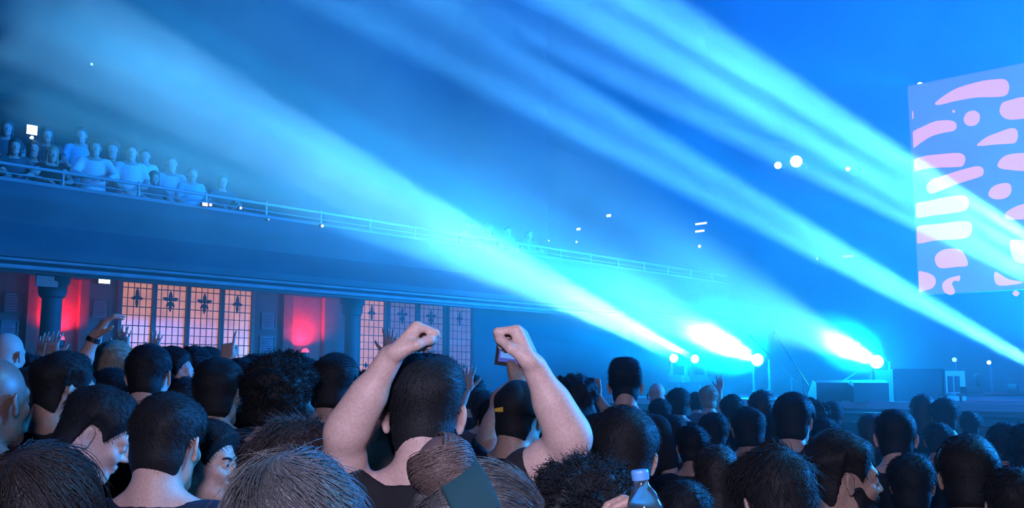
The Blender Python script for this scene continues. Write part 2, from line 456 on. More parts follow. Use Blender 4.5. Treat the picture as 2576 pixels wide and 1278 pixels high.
HAIR = {  # top thickness, side thickness, nape z, noise amount, noise frequency, front lift, beard
    'fade':    dict(top=.024, side=.003, nape=-.080, amp=.005, fr=55, taper=.085),
    'short':   dict(top=.017, side=.005, nape=-.085, amp=.004, fr=60, taper=.05),
    'flat':    dict(top=.058, side=.003, nape=-.085, amp=.004, fr=55, taper=.09),
    'full':    dict(top=.024, side=.014, nape=-.100, amp=.005, fr=45, taper=.03),
    'spiky':   dict(top=.022, side=.012, nape=-.12, amp=.009, fr=70, taper=.03),
    'curly':   dict(top=.050, side=.036, nape=-.10, amp=.014, fr=90, taper=.03),
    'long':    dict(top=.018, side=.016, nape=-.3, amp=.004, fr=35, taper=.03),
    'buzz':    dict(top=.004, side=.002, nape=-.08, amp=.0005, fr=60, taper=.05),
    'bun':     dict(top=.010, side=.008, nape=-.10, amp=.003, fr=50, taper=.03),
}

def hair_fn(style, seed, extra=None):
    h = HAIR[style]; nz = wave_noise(seed, h['fr']); nz2 = wave_noise(seed + 5, h['fr'] * .4)
    def f(Q):
        x, y, z = Q[:, 0], Q[:, 1], Q[:, 2]
        d = SKULL(Q)
        zb = np.interp(y, [-.08, -.05, -.028, .004, .03, .05, .085, .12], [h['nape'], h['nape'], .024, .022, -.005, .03, .078, .085])
        zb = zb + .006 * nz2(Q)
        up = sstep(-.01, .085, z)
        t = h['side'] + (h['top'] - h['side']) * up + h['amp'] * nz(Q) * (.35 + .65 * up) + h['amp'] * .8 * nz2(Q)
        t = .0025 + (np.maximum(t, .001)) * sstep(0, h['taper'], z - zb)
        e = np.maximum(d - t, (zb - z) * .85)
        if style == 'flat': e = np.maximum(e, ((np.abs(x) / .085) ** 3.6 + (np.maximum(z, 0) / .163) ** 3.6) ** (1 / 3.6) * .09 - .09)
        if extra is not None: e = np.minimum(e, extra(Q))
        return e
    return f

def strands(f, vs, n, seed, length, width, lift, whorl=(0.01, -.085, .1), swirl=.5, gravity=.25, zmin=-.08, segs=6, jit=.35, curl=0.0):
    """hair strands that start on the hair surface vs (head space) and follow it; returns vertices and quads of thin tubes"""
    r = np.random.default_rng(seed)
    m = np.nonzero(vs[:, 2] > zmin)[0]
    p = vs[r.choice(m, n)] + r.normal(0, .0025, (n, 3)); p = p.astype(np.float64)
    c = np.array([0, -.01, .02]); wh = np.array(whorl)
    L = length * r.uniform(.5, 1.15, n); lf = lift * r.uniform(.1, 1.0, n) ** 1.5
    rnd = r.normal(0, jit, (n, 3)); ph = r.uniform(0, 6.28, n)
    path = [p.copy()]
    for i in range(segs):
        nrm = p - c; nrm /= np.linalg.norm(nrm, axis=1)[:, None]
        fl = p - wh; fl -= nrm * (fl * nrm).sum(1)[:, None]; fl /= np.linalg.norm(fl, axis=1)[:, None] + 1e-6
        sw = np.cross(nrm, fl)
        d = fl + swirl * sw + rnd + np.array([0, 0, -gravity * (i + 1) / segs])
        if curl:
            a = ph + i * 2.1
            d = curl * (np.cos(a)[:, None] * sw + np.sin(a)[:, None] * nrm) + .35 * d
        d /= np.linalg.norm(d, axis=1)[:, None]
        p = p + d * (L / segs)[:, None]
        want = lf * (i + 1) / segs
        dd = f(p.astype(np.float32))
        push = np.where(dd < want, want - dd, 0)
        p = p + nrm * push[:, None]
        path.append(p.copy())
    path = np.stack(path, 1)
    tan = np.gradient(path, axis=1); tan /= np.linalg.norm(tan, axis=2)[:, :, None] + 1e-9
    nr = path - c; nr /= np.linalg.norm(nr, axis=2)[:, :, None]
    s1 = np.cross(tan, nr); s1 /= np.linalg.norm(s1, axis=2)[:, :, None] + 1e-9
    s2 = np.cross(s1, tan)
    k = segs + 1
    w = width * (1 - .8 * (np.arange(k) / segs) ** 2)[None, :, None]
    ring = [path + s1 * w, path - .5 * s1 * w + .87 * s2 * w, path - .5 * s1 * w - .87 * s2 * w]
    V = np.stack(ring, 2).reshape(-1, 3)
    base = (np.arange(n) * k * 3)[:, None, None, None]
    i = np.arange(segs)[None, :, None, None]; e = np.arange(3)[None, None, :, None]
    q = np.concatenate([base + i * 3 + e, base + i * 3 + (e + 1) % 3, base + (i + 1) * 3 + (e + 1) % 3, base + (i + 1) * 3 + e], 3).reshape(-1, 4)
    return V, q

def link(me, name, parent=None, label=None):
    o = bpy.data.objects.new(name, me); COL.objects.link(o)
    if parent is not None: o.parent = parent
    if label: o['label'] = label
    return o

def tag(o, label, cat, group=None):
    o['label'] = label; o['category'] = cat
    if group: o['group'] = group
    return o
def structure(o, label=None):
    o['kind'] = 'structure'
    if label: o['label'] = label
    return o
def empty(name, loc=(0, 0, 0), rz=0.0):
    o = bpy.data.objects.new(name, None); COL.objects.link(o)
    o.location = loc; o.rotation_euler = (0, 0, rz); o.empty_display_size = .1
    return o

class Person:
    def __init__(s, xy, yaw, height, head=(0, 0, 0), lean=(0, 0)):
        """yaw in degrees clockwise from the camera's forward; head = (pitch, yaw, roll) in degrees relative to the body"""
        s.xy = np.array([xy[0], xy[1]]); s.rz = -math.radians(yaw); s.h = height; s.k = height / 1.75
        s.head = [math.radians(a) for a in head]; s.arms = {}; s.lean = lean
    def loc(s, w):
        """world -> person space"""
        d = np.array([w[0] - s.xy[0], w[1] - s.xy[1]]); c, n = math.cos(-s.rz), math.sin(-s.rz)
        return np.array([c * d[0] - n * d[1], n * d[0] + c * d[1], w[2]])
    def vec(s, v):
        c, n = math.cos(-s.rz), math.sin(-s.rz)
        return np.array([c * v[0] - n * v[1], n * v[0] + c * v[1], v[2]])
    def arm(s, side, elbow, wrist, fdir, back, pose, world=True, shoulder=None):
        if world:
            elbow, wrist, fdir, back = s.loc(elbow), s.loc(wrist), s.vec(fdir), s.vec(back)
            if shoulder is not None: shoulder = s.loc(shoulder)
        s.arms[side] = (np.array(elbow, float), np.array(wrist, float), fdir, back, pose, shoulder)
    def arm_up(s, side, pose='open', out=.24, fwd=.2, up=.22, spread=.0):
        k = s.k; sg = 1 if side == 'r' else -1
        e = np.array([sg * out, fwd, 1.46]) * k; w = e + np.array([sg * spread - sg * .03, .07, up]) * k
        s.arm(side, e, w, (sg * spread * .6, .12, 1), (0, -1, .2), pose, world=False)

def build_person(P, label, skin, hair_mat, shirt_mat, trouser_mat, style='short', seed=1, res=.006, strand=None, extra_hair=None,
                 sleeve=.6, group=None, hood=False, neck_z=0.0, long_sleeve=False, head_scale=1.0, glasses=None, eyes=False):
    k = P.k
    lx, ly = P.lean
    def T(p):
        p = np.array(p, float) * k
        p[0] += lx * max(0, p[2] - .9 * k); p[1] += ly * max(0, p[2] - .9 * k); return p
    Rh = euler3(*P.head)
    hs = head_scale * (.5 + .5 * k)
    neck_top = T((0, -.012, 1.53))
    hc = neck_top + Rh @ (np.array((0, .022, .098)) * hs)
    MH = M4(Rh, hc, hs)
    body = Solid(); cloth = Solid(); legs = Solid()
    g = .010
    # torso
    tor = [('e', (0, .0, 1.27), (.168, .112, .21), .06), ('e', (0, .005, 1.06), (.15, .105, .2), .06), ('e', (0, -.01, .93), (.165, .115, .15), .06)]
    for _, c, r, kk in tor:
        body.ell(T(c), np.array(r) * k, k=kk); cloth.ell(T(c), (np.array(r) + g + .006) * k, k=kk)
    sh = {}
    for sd, sg in (('l', -1), ('r', 1)):
        up = .0
        if sd in P.arms:
            up = .025 if P.arms[sd][0][2] > 1.3 * k else 0
        sh[sd] = T((sg * .172, -.012 + up * .6, 1.415 + up)) if not (sd in P.arms and P.arms[sd][5] is not None) else P.arms[sd][5]
    body.cap(sh['l'] * .85 + T((0, -.01, 1.40)) * .15, sh['r'] * .85 + T((0, -.01, 1.40)) * .15, .058 * k, k=.06)
    cloth.cap(sh['l'] * .85 + T((0, -.01, 1.40)) * .15, sh['r'] * .85 + T((0, -.01, 1.40)) * .15, (.058 + g) * k, k=.06)
    for sd, sg in (('l', -1), ('r', 1)):
        a = T((sg * .03, -.04, 1.50)); b = sh[sd] * .8 + T((0, -.03, 1.42)) * .2
        body.cap(a, b, .042 * k, .04 * k, k=.04); cloth.cap(a - np.array([0, 0, .012 * k]), b, (.042 + g) * k, (.04 + g) * k, k=.04)
    # neck
    nb = T((0, -.035, 1.44)); nt = hc + Rh @ (np.array((0, -.022, -.055)) * hs)
    body.cap(nb, nt, .061 * k, .051 * hs, k=.03)
    body.cap(nb + np.array([0, -.02, 0]), hc + Rh @ (np.array((0, -.05, -.035)) * hs), .05 * k, .044 * hs, k=.03)
    cloth.cap(nb - np.array([0, 0, .05 * k]), nb * .4 + nt * .6, (.064 + .013) * k, (.054 + .014) * k, k=.03)
    cloth.cap(nb + np.array([0, -.02, -.05 * k]), nb * .5 + nt * .5 + np.array([0, -.012, 0]), (.05 + .013) * k, (.046 + .014) * k, k=.03)
    body.add(head_solid(style not in ('long',), eyes).moved(MH))
    # arms
    for sd, sg in (('l', -1), ('r', 1)):
        if sd in P.arms: e, w, fd, bk, pose, _ = P.arms[sd]
        else:
            e, w, fd, bk, pose = T((sg * .235, -.03, 1.13)), T((sg * .235, .05, .89)), (0, .2, -1), (sg, 0, 0), 'relaxed'
        body.cap(sh[sd], e, .050 * k, .040 * k, k=.035)
        body.cap(sh[sd] * .7 + e * .3, sh[sd] * .35 + e * .65, .048 * k, .043 * k, k=.03)
        body.cap(e, w, .041 * k, .027 * k, k=.02)
        body.cap(e * .85 + w * .15, e * .5 + w * .5, .044 * k, .037 * k, k=.03)
        hs_ = 1.0
        body.add(hand_solid(sg, pose).moved(M4(rot_to(fd, bk), w, hs_)))
        cut = e * sleeve + sh[sd] * (1 - sleeve)
        cloth.cap(sh[sd], cut, (.052 + g) * k, (.047 + g + .006) * k, k=.04)
        if long_sleeve:
            cloth.cap(sh[sd], e, (.052 + g) * k, (.045 + g) * k, k=.04); cloth.cap(e, w * .93 + e * .07, (.046 + g) * k, (.032 + g) * k, k=.03)
    if hood:
        Rt = np.array(Matrix.Rotation(math.radians(-22), 3, 'X'))
        cloth.tor(T((0, -.035, 1.475)), .088 * k, .034 * k, Rt, k=.03); cloth.ell(T((0, -.12, 1.42)), np.array((.1, .05, .09)) * k, k=.04)
    # legs
    for sg in (-1, 1):
        hp, kn, an = T((sg * .09, -.01, .9)), T((sg * .1, .01, .48)), T((sg * .105, -.03, .08))
        body.cap(hp, kn, .078 * k, .052 * k, k=.05); body.cap(kn, an, .05 * k, .036 * k, k=.03)
        body.cap(an + np.array([0, -.01, -.045 * k]), an + np.array([sg * .02, .15, -.05 * k]), .036 * k, .028 * k, k=.03)
        legs.cap(hp, kn, .094 * k, .07 * k, k=.05); legs.cap(kn, an, .068 * k, .056 * k, k=.03)
    legs.ell(T((0, -.01, .94)), np.array((.185, .135, .12)) * k, k=.05)
    root = empty('person', (P.xy[0], P.xy[1], 0), P.rz)
    tag(root, label, 'person', group)
    # body mesh
    lo, hi = body.bounds(); lo = lo - .02; hi = hi + .02
    lo[2] = -.004
    fz = [(1.30 * k, .03), (99, res)]
    if any(a[1][2] < 1.3 * k for a in P.arms.values()): fz = [(.8, .03), (99, res)]
    fb = body
    def clip0(Q): return np.maximum(fb(Q), -Q[:, 2])
    vs, F = net(clip0, axis_grid(lo[0], hi[0], [(99, res)]), axis_grid(lo[1], hi[1], [(99, res)]), axis_grid(lo[2], hi[2], fz))
    vs = smooth_verts(vs, F, 1, .35)
    bo = link(mesh_from('body', vs, F, [skin]), 'body', root)
    # shirt
    wn = wave_noise(seed + 11, 22); cr = max(res * 1.7, .011)
    nz0 = T((0, -.03, 1.475))[2] + neck_z
    def fs(Q):
        d = cloth(Q) - .004 * wn(Q)
        if not hood:
            d = np.maximum(d, (Q[:, 2] - (nz0 - .32 * (Q[:, 1] + .05))) * .9 - np.maximum(0, np.abs(Q[:, 0]) - .07 * k) * .6)
        return np.maximum(d, (.86 * k - Q[:, 2]))
    lo, hi = cloth.bounds()
    vs, F = net(fs, axis_grid(lo[0] - .03, hi[0] + .03, [(99, cr)]), axis_grid(lo[1] - .03, hi[1] + .03, [(99, cr)]), axis_grid(.82 * k, hi[2] + .03, [(1.25 * k, .03), (99, cr)]))
    vs = smooth_verts(vs, F, 1, .4)
    link(mesh_from('shirt', vs, F, [shirt_mat]), 'shirt', root)
    lo, hi = legs.bounds()
    def fl(Q): return np.maximum(np.maximum(legs(Q), .03 - Q[:, 2]), Q[:, 2] - .98 * k)
    vs, F = net(fl, axis_grid(lo[0] - .03, hi[0] + .03, [(99, .022)]), axis_grid(lo[1] - .03, hi[1] + .03, [(99, .022)]), axis_grid(0, 1.02 * k, [(99, .03)]))
    link(mesh_from('trousers', vs, F, [trouser_mat]), 'trousers', root)
    # hair
    if style != 'bald':
        hf = hair_fn(style, seed, extra_hair)
        ex = extra_hair.bounds() if extra_hair is not None else (np.array([0, 0, 0]), np.array([0, 0, 0]))
        lo = np.minimum(np.array([-.16, -.19, -.16]), ex[0] - .02); hi = np.maximum(np.array([.16, .19, .22]), ex[1] + .02)
        hr = max(res, .0055)
        vs, F = net(hf, *[axis_grid(lo[i], hi[i], [(99, hr)]) for i in range(3)])
        vs = smooth_verts(vs, F, 1, .3)
        if strand:
            surf = vs
            for sp in (strand if isinstance(strand, list) else [strand]):
                sv, sq = strands(hf, surf, seed=seed, **sp)
                F = np.concatenate([F, sq + len(vs)]); vs = np.concatenate([vs, sv])
        vs = (vs * hs) @ Rh.T + hc
        link(mesh_from('hair', vs, F, [hair_mat]), 'hair', root)
    if eyes:
        for s_ in (-1, 1):
            b = bmesh.new(); bmesh.ops.create_uvsphere(b, u_segments=24, v_segments=16, radius=.0124, matrix=Matrix.Rotation(math.radians(-90), 4, 'X'))
            for f in b.faces: f.smooth = True; f.material_index = 0 if f.calc_center_median().y < .0106 else 1
            for v in b.verts: v.co = Vector(MH @ np.array([v.co.x + s_ * .031, v.co.y + .0815, v.co.z + .004, 1]))[:3]
            me = bpy.data.meshes.new('eye'); b.to_mesh(me); b.free(); me.materials.append(EYE_WHITE); me.materials.append(EYE_DARK)
            link(me, 'eye', root)
            b = bmesh.new()
            hq = head_solid(False, True)
            def bw(Q):
                x, y, z = Q[:, 0] * s_, Q[:, 1], Q[:, 2]
                zl = .0245 + .12 * (x - .016) - 9 * np.maximum(x - .032, 0) ** 2 * 2.2
                return np.maximum(np.maximum(hq(Q) - .002, np.abs(z - zl) - (.0042 - .05 * np.maximum(x - .03, 0))), np.maximum(np.maximum(.013 - x, x - .05), .03 - y))
            vs, F = net(bw, axis_grid(min(s_ * .01, s_ * .055), max(s_ * .01, s_ * .055), [(99, .002)]), axis_grid(.03, .115, [(99, .002)]), axis_grid(.01, .04, [(99, .002)]))
            link(mesh_from('eyebrow', (vs * hs) @ Rh.T + hc, F, [hair_mat]), 'eyebrow', root)
    if glasses:
        gv = Solid()
        pts = []
        for s_ in (-1, 1):
            gv.cap((s_ * .07, .075, .01), (s_ * .083, -.015, .012), .0022, k=.001)
            gv.tor((s_ * .034, .106, .003), .024, .0022, np.array(Matrix.Rotation(math.radians(90), 3, 'X')), k=.001)
            gv.cap((s_ * .057, .103, .008), (s_ * .07, .075, .01), .0022, k=.001)
        gv.cap((-.011, .107, .007), (.011, .107, .007), .002, k=.001)
        lo, hi = gv.bounds()
        vs, F = net(gv, *[axis_grid(lo[i] - .01, hi[i] + .01, [(99, .0016)]) for i in range(3)])
        link(mesh_from('glasses', (vs * hs) @ Rh.T + hc, F, [glasses]), 'glasses', root)
    root['_hc'] = [float(a) for a in hc]
    P.hc, P.Rh, P.hs, P.root = hc, Rh, hs, root
    return root

def copy_person(src, xy, yaw, height, src_h, label, group=None):
    r = src.copy(); COL.objects.link(r)
    r.location = (xy[0], xy[1], 0); r.rotation_euler = (0, 0, -math.radians(yaw))
    s = height / src_h; r.scale = (s, s, s)
    r['label'] = label
    if group: r['group'] = group
    elif 'group' in r: del r['group']
    for ch in src.children:
        c = ch.copy(); COL.objects.link(c); c.parent = r
        for gch in ch.children:
            d = gch.copy(); COL.objects.link(d); d.parent = c
    return r
# ------------------------------------------------------------------ mesh building for the hall
class MB:
    def __init__(s): s.v = []; s.f = []; s.m = []
    def _add(s, V, Fs, mi=0):
        o = len(s.v); s.v += [tuple(p) for p in V]; s.f += [tuple(i + o for i in f) for f in Fs]; s.m += [mi] * len(Fs); return s
    def box(s, c, h, ax=None, mi=0):
        """box at c with half sizes h along the axes ax (hall axes by default)"""
        ax = ax or (UVEC, VVEC, ZVEC); c = Vector(c)
        V = [c + ax[0] * (h[0] * a) + ax[1] * (h[1] * b) + ax[2] * (h[2] * d) for a in (-1, 1) for b in (-1, 1) for d in (-1, 1)]
        return s._add(V, [(0, 1, 3, 2), (4, 6, 7, 5), (0, 4, 5, 1), (2, 3, 7, 6), (0, 2, 6, 4), (1, 5, 7, 3)], mi)
    def tube(s, a, b, r, n=10, r2=None, mi=0):
        a, b = Vector(a), Vector(b); r2 = r if r2 is None else r2
        d = (b - a).normalized(); x = d.orthogonal().normalized(); y = d.cross(x)
        V = [a + (x * math.cos(t) + y * math.sin(t)) * r for t in [6.28318 * i / n for i in range(n)]] + [b + (x * math.cos(t) + y * math.sin(t)) * r2 for t in [6.28318 * i / n for i in range(n)]]
        return s._add(V, [(i, (i + 1) % n, n + (i + 1) % n, n + i) for i in range(n)] + [tuple(range(n))[::-1], tuple(range(n, 2 * n))], mi)
    def path(s, pts, r, n=8, mi=0):
        for a, b in zip(pts[:-1], pts[1:]): s.tube(a, b, r, n, mi=mi)
        return s
    def lathe(s, c, axis, prof, n=20, mi=0):
        """prof = [(distance along the axis, radius)]"""
        c = Vector(c); d = Vector(axis).normalized(); x = d.orthogonal().normalized(); y = d.cross(x)
        V = []
        for t, r in prof:
            V += [c + d * t + (x * math.cos(6.28318 * i / n) + y * math.sin(6.28318 * i / n)) * max(r, .0005) for i in range(n)]
        F = [(k * n + i, k * n + (i + 1) % n, (k + 1) * n + (i + 1) % n, (k + 1) * n + i) for k in range(len(prof) - 1) for i in range(n)]
        F += [tuple(range(n))[::-1], tuple(range((len(prof) - 1) * n, len(prof) * n))]
        return s._add(V, F, mi)
    def extrude(s, prof, u0, u1, nu=1, closed=True, mi=0):
        """a (v, z) profile carried along u"""
        n = len(prof); V = []
        for j in range(nu + 1):
            u = u0 + (u1 - u0) * j / nu
            V += [H(u, a, b) for a, b in prof]
        F = []
        for j in range(nu):
            for i in range(n if closed else n - 1):
                F.append((j * n + i, j * n + (i + 1) % n, (j + 1) * n + (i + 1) % n, (j + 1) * n + i))
        if closed: F += [tuple(range(n))[::-1], tuple(range(nu * n, (nu + 1) * n))]
        return s._add(V, F, mi)
    def build(s, name, mats, parent=None, label=None, smooth=False, fix=True):
        me = bpy.data.meshes.new(name); me.from_pydata(s.v, [], s.f)
        for m in (mats if isinstance(mats, (list, tuple)) else [mats]): me.materials.append(m)
        me.polygons.foreach_set('material_index', s.m)
        if fix:
            b = bmesh.new(); b.from_mesh(me); bmesh.ops.recalc_face_normals(b, faces=b.faces[:]); b.to_mesh(me); b.free()
        if smooth:
            me.polygons.foreach_set('use_smooth', [True] * len(me.polygons))
            try: me.set_sharp_from_angle(angle=math.radians(35))
            except Exception: pass
        return link(me, name, parent, label)
UVEC, VVEC, ZVEC = Vector((ST, CT, 0)), Vector((CT, -ST, 0)), Vector((0, 0, 1))

def on_v(px, py, v):
    """hall point of the plane v = const seen at a pixel"""
    d = at(px, py, 1.0) - Vector((0, 0, CAM_Z)); dv = CT * d.x - ST * d.y
    p = Vector((0, 0, CAM_Z)) + d * (v / dv); return (ST * p.x + CT * p.y, v, p.z)
def on_u(px, py, u):
    d = at(px, py, 1.0) - Vector((0, 0, CAM_Z)); du = ST * d.x + CT * d.y
    p = Vector((0, 0, CAM_Z)) + d * (u / du); return (u, CT * p.x - ST * p.y, p.z)

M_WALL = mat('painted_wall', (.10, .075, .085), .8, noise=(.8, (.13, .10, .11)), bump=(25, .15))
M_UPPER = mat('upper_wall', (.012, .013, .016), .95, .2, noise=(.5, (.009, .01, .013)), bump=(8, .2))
M_CEIL = mat('ceiling_paint', (.05, .055, .065), .9, noise=(.4, (.04, .045, .055)))
M_FLOOR = mat('dark_floor', (.03, .03, .033), .5, noise=(3, (.045, .043, .04)))
M_BALC = mat('balcony_plaster', (.06, .065, .08), .7, noise=(1.2, (.045, .05, .065)), bump=(12, .12))
M_TRIM = mat('moulding_paint', (.22, .23, .26), .5, noise=(4, (.17, .18, .2)))
M_STEEL = mat('painted_steel', (.30, .33, .36), .35, metal=.3)
M_BLACKM = mat('black_metal', (.02, .02, .022), .45, metal=.2)
M_WOOD = mat('dark_window_wood', (.035, .02, .022), .5, noise=(6, (.05, .03, .03)))
M_LEAD = mat('lead_came', (.012, .01, .012), .6)
M_PAPER = mat('notice_paper', (.22, .2, .25), .8)
M_INK = mat('printed_ink', (.06, .05, .08), .8)
M_BRICK = mat('red_brick', (.20, .07, .06), .85, noise=(9, (.14, .05, .045)), bump=(30, .4))
M_STAGE = mat('stage_deck', (.03, .032, .036), .5, noise=(5, (.02, .02, .024)))
M_DARKBOX = mat('speaker_coating', (.015, .016, .018), .6, bump=(200, .3))
M_GRILLE = mat('speaker_grille', (.01, .01, .012), .7, bump=(400, .6))

def amber_glass():
    m = bpy.data.materials.new('amber_window_glass'); m.use_nodes = True; nt = m.node_tree; b = nt.nodes['Principled BSDF']
    tc = nt.nodes.new('ShaderNodeTexCoord')
    n = nt.nodes.new('ShaderNodeTexNoise'); n.inputs['Scale'].default_value = 5; n.inputs['Detail'].default_value = 4
    nt.links.new(tc.outputs['Object'], n.inputs['Vector'])
    r = nt.nodes.new('ShaderNodeValToRGB'); r.color_ramp.elements[0].color = (.52, .17, .08, 1); r.color_ramp.elements[1].color = (.74, .27, .13, 1)
    r.color_ramp.elements[0].position = .3; r.color_ramp.elements[1].position = .7
    nt.links.new(n.outputs['Fac'], r.inputs[0])
    b.inputs['Base Color'].default_value = (.25, .16, .1, 1); b.inputs['Roughness'].default_value = .25
    nt.links.new(r.outputs[0], b.inputs['Emission Color']); b.inputs['Emission Strength'].default_value = WINDOW_GLOW
    return m
WINDOW_GLOW = 1.0
M_AMBER = amber_glass()
M_DIM = mat('hazed_window_glass', (.22, .14, .12), .25, noise=(5, (.3, .2, .16)), emit=(.5, .2, .25), strength=.25)  # purplish glow puts the haze over the far panes into the glass
def glow(name, col, s):
    return mat(name, (.02, .02, .02), .5, emit=col, strength=s)

# ------------------------------------------------------------------ shell
V_WALL, V_RAIL, V_BACK, U_STAGE = -16.8, -13.4, -20.0, 24.0
U0, U1, Z1, V1 = -8.0, 24.0, 14.0, 18.0
o = MB().box(H((U0 + U1) / 2, (V_BACK + V1) / 2, -.05), ((U1 - U0) / 2, (V1 - V_BACK) / 2, .05)).build('floor', M_FLOOR); structure(o)
o = MB().box(H((U0 + U1) / 2, (V_BACK + V1) / 2, Z1 + .1), ((U1 - U0) / 2, (V1 - V_BACK) / 2, .1)).build('ceiling', M_CEIL); structure(o)
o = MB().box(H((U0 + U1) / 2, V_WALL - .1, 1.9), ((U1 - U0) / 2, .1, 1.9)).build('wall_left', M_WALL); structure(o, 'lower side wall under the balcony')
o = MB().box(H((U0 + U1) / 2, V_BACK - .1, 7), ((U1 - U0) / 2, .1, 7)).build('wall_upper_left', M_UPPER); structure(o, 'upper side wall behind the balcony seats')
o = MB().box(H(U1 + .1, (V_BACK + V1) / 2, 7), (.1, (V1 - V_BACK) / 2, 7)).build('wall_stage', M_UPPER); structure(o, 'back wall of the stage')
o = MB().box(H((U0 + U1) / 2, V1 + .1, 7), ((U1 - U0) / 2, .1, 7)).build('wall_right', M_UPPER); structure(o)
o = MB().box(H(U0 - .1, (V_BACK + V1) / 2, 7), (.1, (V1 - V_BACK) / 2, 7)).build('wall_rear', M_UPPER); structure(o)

# balcony: bowed parapet, soffit and stepped tiers as one cast body
prof = [(-13.4, 4.40), (-13.34, 4.38), (-13.30, 4.30), (-13.32, 4.15), (-13.40, 3.98), (-13.42, 3.85), (-13.34, 3.72), (-13.22, 3.60), (-13.14, 3.46), (-13.16, 3.36), (-13.24, 3.30), (-13.30, 3.26), (-13.30, 3.22),
        (-13.7, 3.22), (-13.75, 3.36), (-16.75, 3.56), (-16.75, 3.86), (-19.98, 3.86), (-19.98, 5.4), (-18.6, 5.4), (-18.6, 4.78), (-17.2, 4.78), (-17.2, 4.12), (-15.8, 4.12), (-15.8, 3.5), (-13.62, 3.5), (-13.62, 4.40)]
balc = MB().extrude(prof, U0 + .02, U1 - .02, 1).build('balcony', M_BALC, smooth=True); structure(balc, 'balcony with a bowed plaster front and stepped tiers')
for i, (dv, z, r) in enumerate([(-13.26, 3.235, .035), (-13.21, 3.33, .028), (-13.55, 3.215, .03), (-13.37, 4.40, .035)]):
    o = MB().tube(H(U0 + .05, dv, z), H(U1 - .05, dv, z), r, 10).build('trim_%d' % (i + 1), M_TRIM, smooth=True); structure(o, 'moulding along the balcony front')
# balcony railing
rail = empty('balcony_railing', H(8, V_RAIL, 4.43)); tag(rail, 'thin pale metal railing running along the top of the balcony front', 'railing')
inv = Matrix.Translation(rail.location).inverted()
def under(root, mb):
    q = root.location; mb.v = [tuple(Vector(p) - q) for p in mb.v] if root.rotation_euler.z == 0 else [tuple(root.matrix_basis.inverted() @ Vector(p)) for p in mb.v]; return mb
under(rail, MB().tube(H(U0 + .1, V_RAIL, 4.62), H(U1 - .1, V_RAIL, 4.62), .024)).build('top_rail', M_STEEL, rail, smooth=True)
under(rail, MB().tube(H(U0 + .1, V_RAIL, 4.50), H(U1 - .1, V_RAIL, 4.50), .010)).build('lower_rail', M_STEEL, rail, smooth=True)
for i in range(-6, 16):
    u = 6.62 + i * 1.1
    under(rail, MB().tube(H(u, V_RAIL, 4.40), H(u, V_RAIL, 4.66), .02)).build('post', M_STEEL, rail, smooth=True)
# columns under the balcony
for n, px in ((1, 128), (2, 886)):
    u, v, z = on_v(px, 800, -14.6)
    o = MB().lathe(H(u, v, 0), (0, 0, 1), [(0, .2), (.25, .2), (.27, .15), (2.95, .14), (2.98, .18), (3.05, .2), (3.14, .2), (3.2, .24), (3.38, .24)], 24).build('column_%d' % n, M_BALC, smooth=True)
    structure(o, 'round column holding up the balcony')

# ------------------------------------------------------------------ leaded windows
def window(n, px0, px1, full=True):
    u0 = on_v(px0, 800, V_WALL)[0]; u1 = on_v(px1, 800, V_WALL)[0]
    zb, zt = 1.15, 3.50
    uc, hw, zc, hz = (u0 + u1) / 2, (u1 - u0) / 2, (zb + zt) / 2, (zt - zb) / 2
    root = MB()
    for s_ in (-1, 1): root.box(H(uc + s_ * (hw + .035), V_WALL + .03, zc), (.035, .05, hz + .06))
    for s_ in (-1, 1): root.box(H(uc, V_WALL + .03, zc + s_ * (hz + .035)), (hw + .07, .05, .035))
    w = structure(root.build('window_%d' % n, M_WOOD)); w['label'] = 'tall leaded amber window'
    MB().box(H(uc, V_WALL + .012, zc), (hw, .01, hz)).build('pane', M_AMBER if n < 6 else M_DIM, w)
    cm = MB()
    for i in range(1, 5): cm.box(H(u0 + (u1 - u0) * i / 5, V_WALL + .026, zc), (.006, .005, hz))
    z = zt - .09; k = 0
    while z > zb:
        cm.box(H(uc, V_WALL + .026, z), (hw, .005, .006 if k % 2 else .008)); z -= .155 if k % 3 else .19; k += 1
    cm.build('lead_came', M_LEAD, w)
    orn = MB()
    def petal(cu, cz, ang, ln, wd):
        pts = []
        for t in range(9):
            a = t / 8; r = math.sin(a * math.pi) * wd
            pts.append((a * ln, r))
        poly = pts + [(a, -b) for a, b in pts[-2:0:-1]]
        c, s_ = math.cos(ang), math.sin(ang)
        V = [H(cu + x * c - y * s_, V_WALL + d, cz + x * s_ + y * c) for d in (.024, .036) for x, y in poly]
        m = len(poly)
        orn._add(V, [tuple(range(m)), tuple(range(m, 2 * m))[::-1]] + [(i, (i + 1) % m, m + (i + 1) % m, m + i) for i in range(m)])
    zo = zt - .28
    if n in (1, 4, 5, 8):
        petal(uc, zo - .04, math.pi / 2, .24, .035); petal(uc, zo + .02, -math.pi / 2, .2, .03)
        for s_ in (0, math.pi): petal(uc, zo, s_, .12, .03)
        for s_ in (.8, 2.35): petal(uc, zo - .02, s_, .1, .02)
    else:
        petal(uc, zo - .06, math.pi / 2, .24, .04)
        for s_ in (.25, math.pi - .25): petal(uc, zo, s_, .17, .035)
        for s_ in (-.9, math.pi + .9): petal(uc, zo - .02, s_, .14, .028)
        petal(uc, zo - .06, -math.pi / 2, .16, .03)
    for s_ in (-1, 1):
        for a in range(4): petal(uc + s_ * hw * .4, zb + .9, a * math.pi / 2, .07, .022)
    orn.build('ornament', M_LEAD, w)
for i, (a, b) in enumerate([(301, 379), (386, 463), (473, 548), (559, 628), (902, 963), (977, 1042), (1052, 1112), (1126, 1182)]): window(i + 1, a, b)
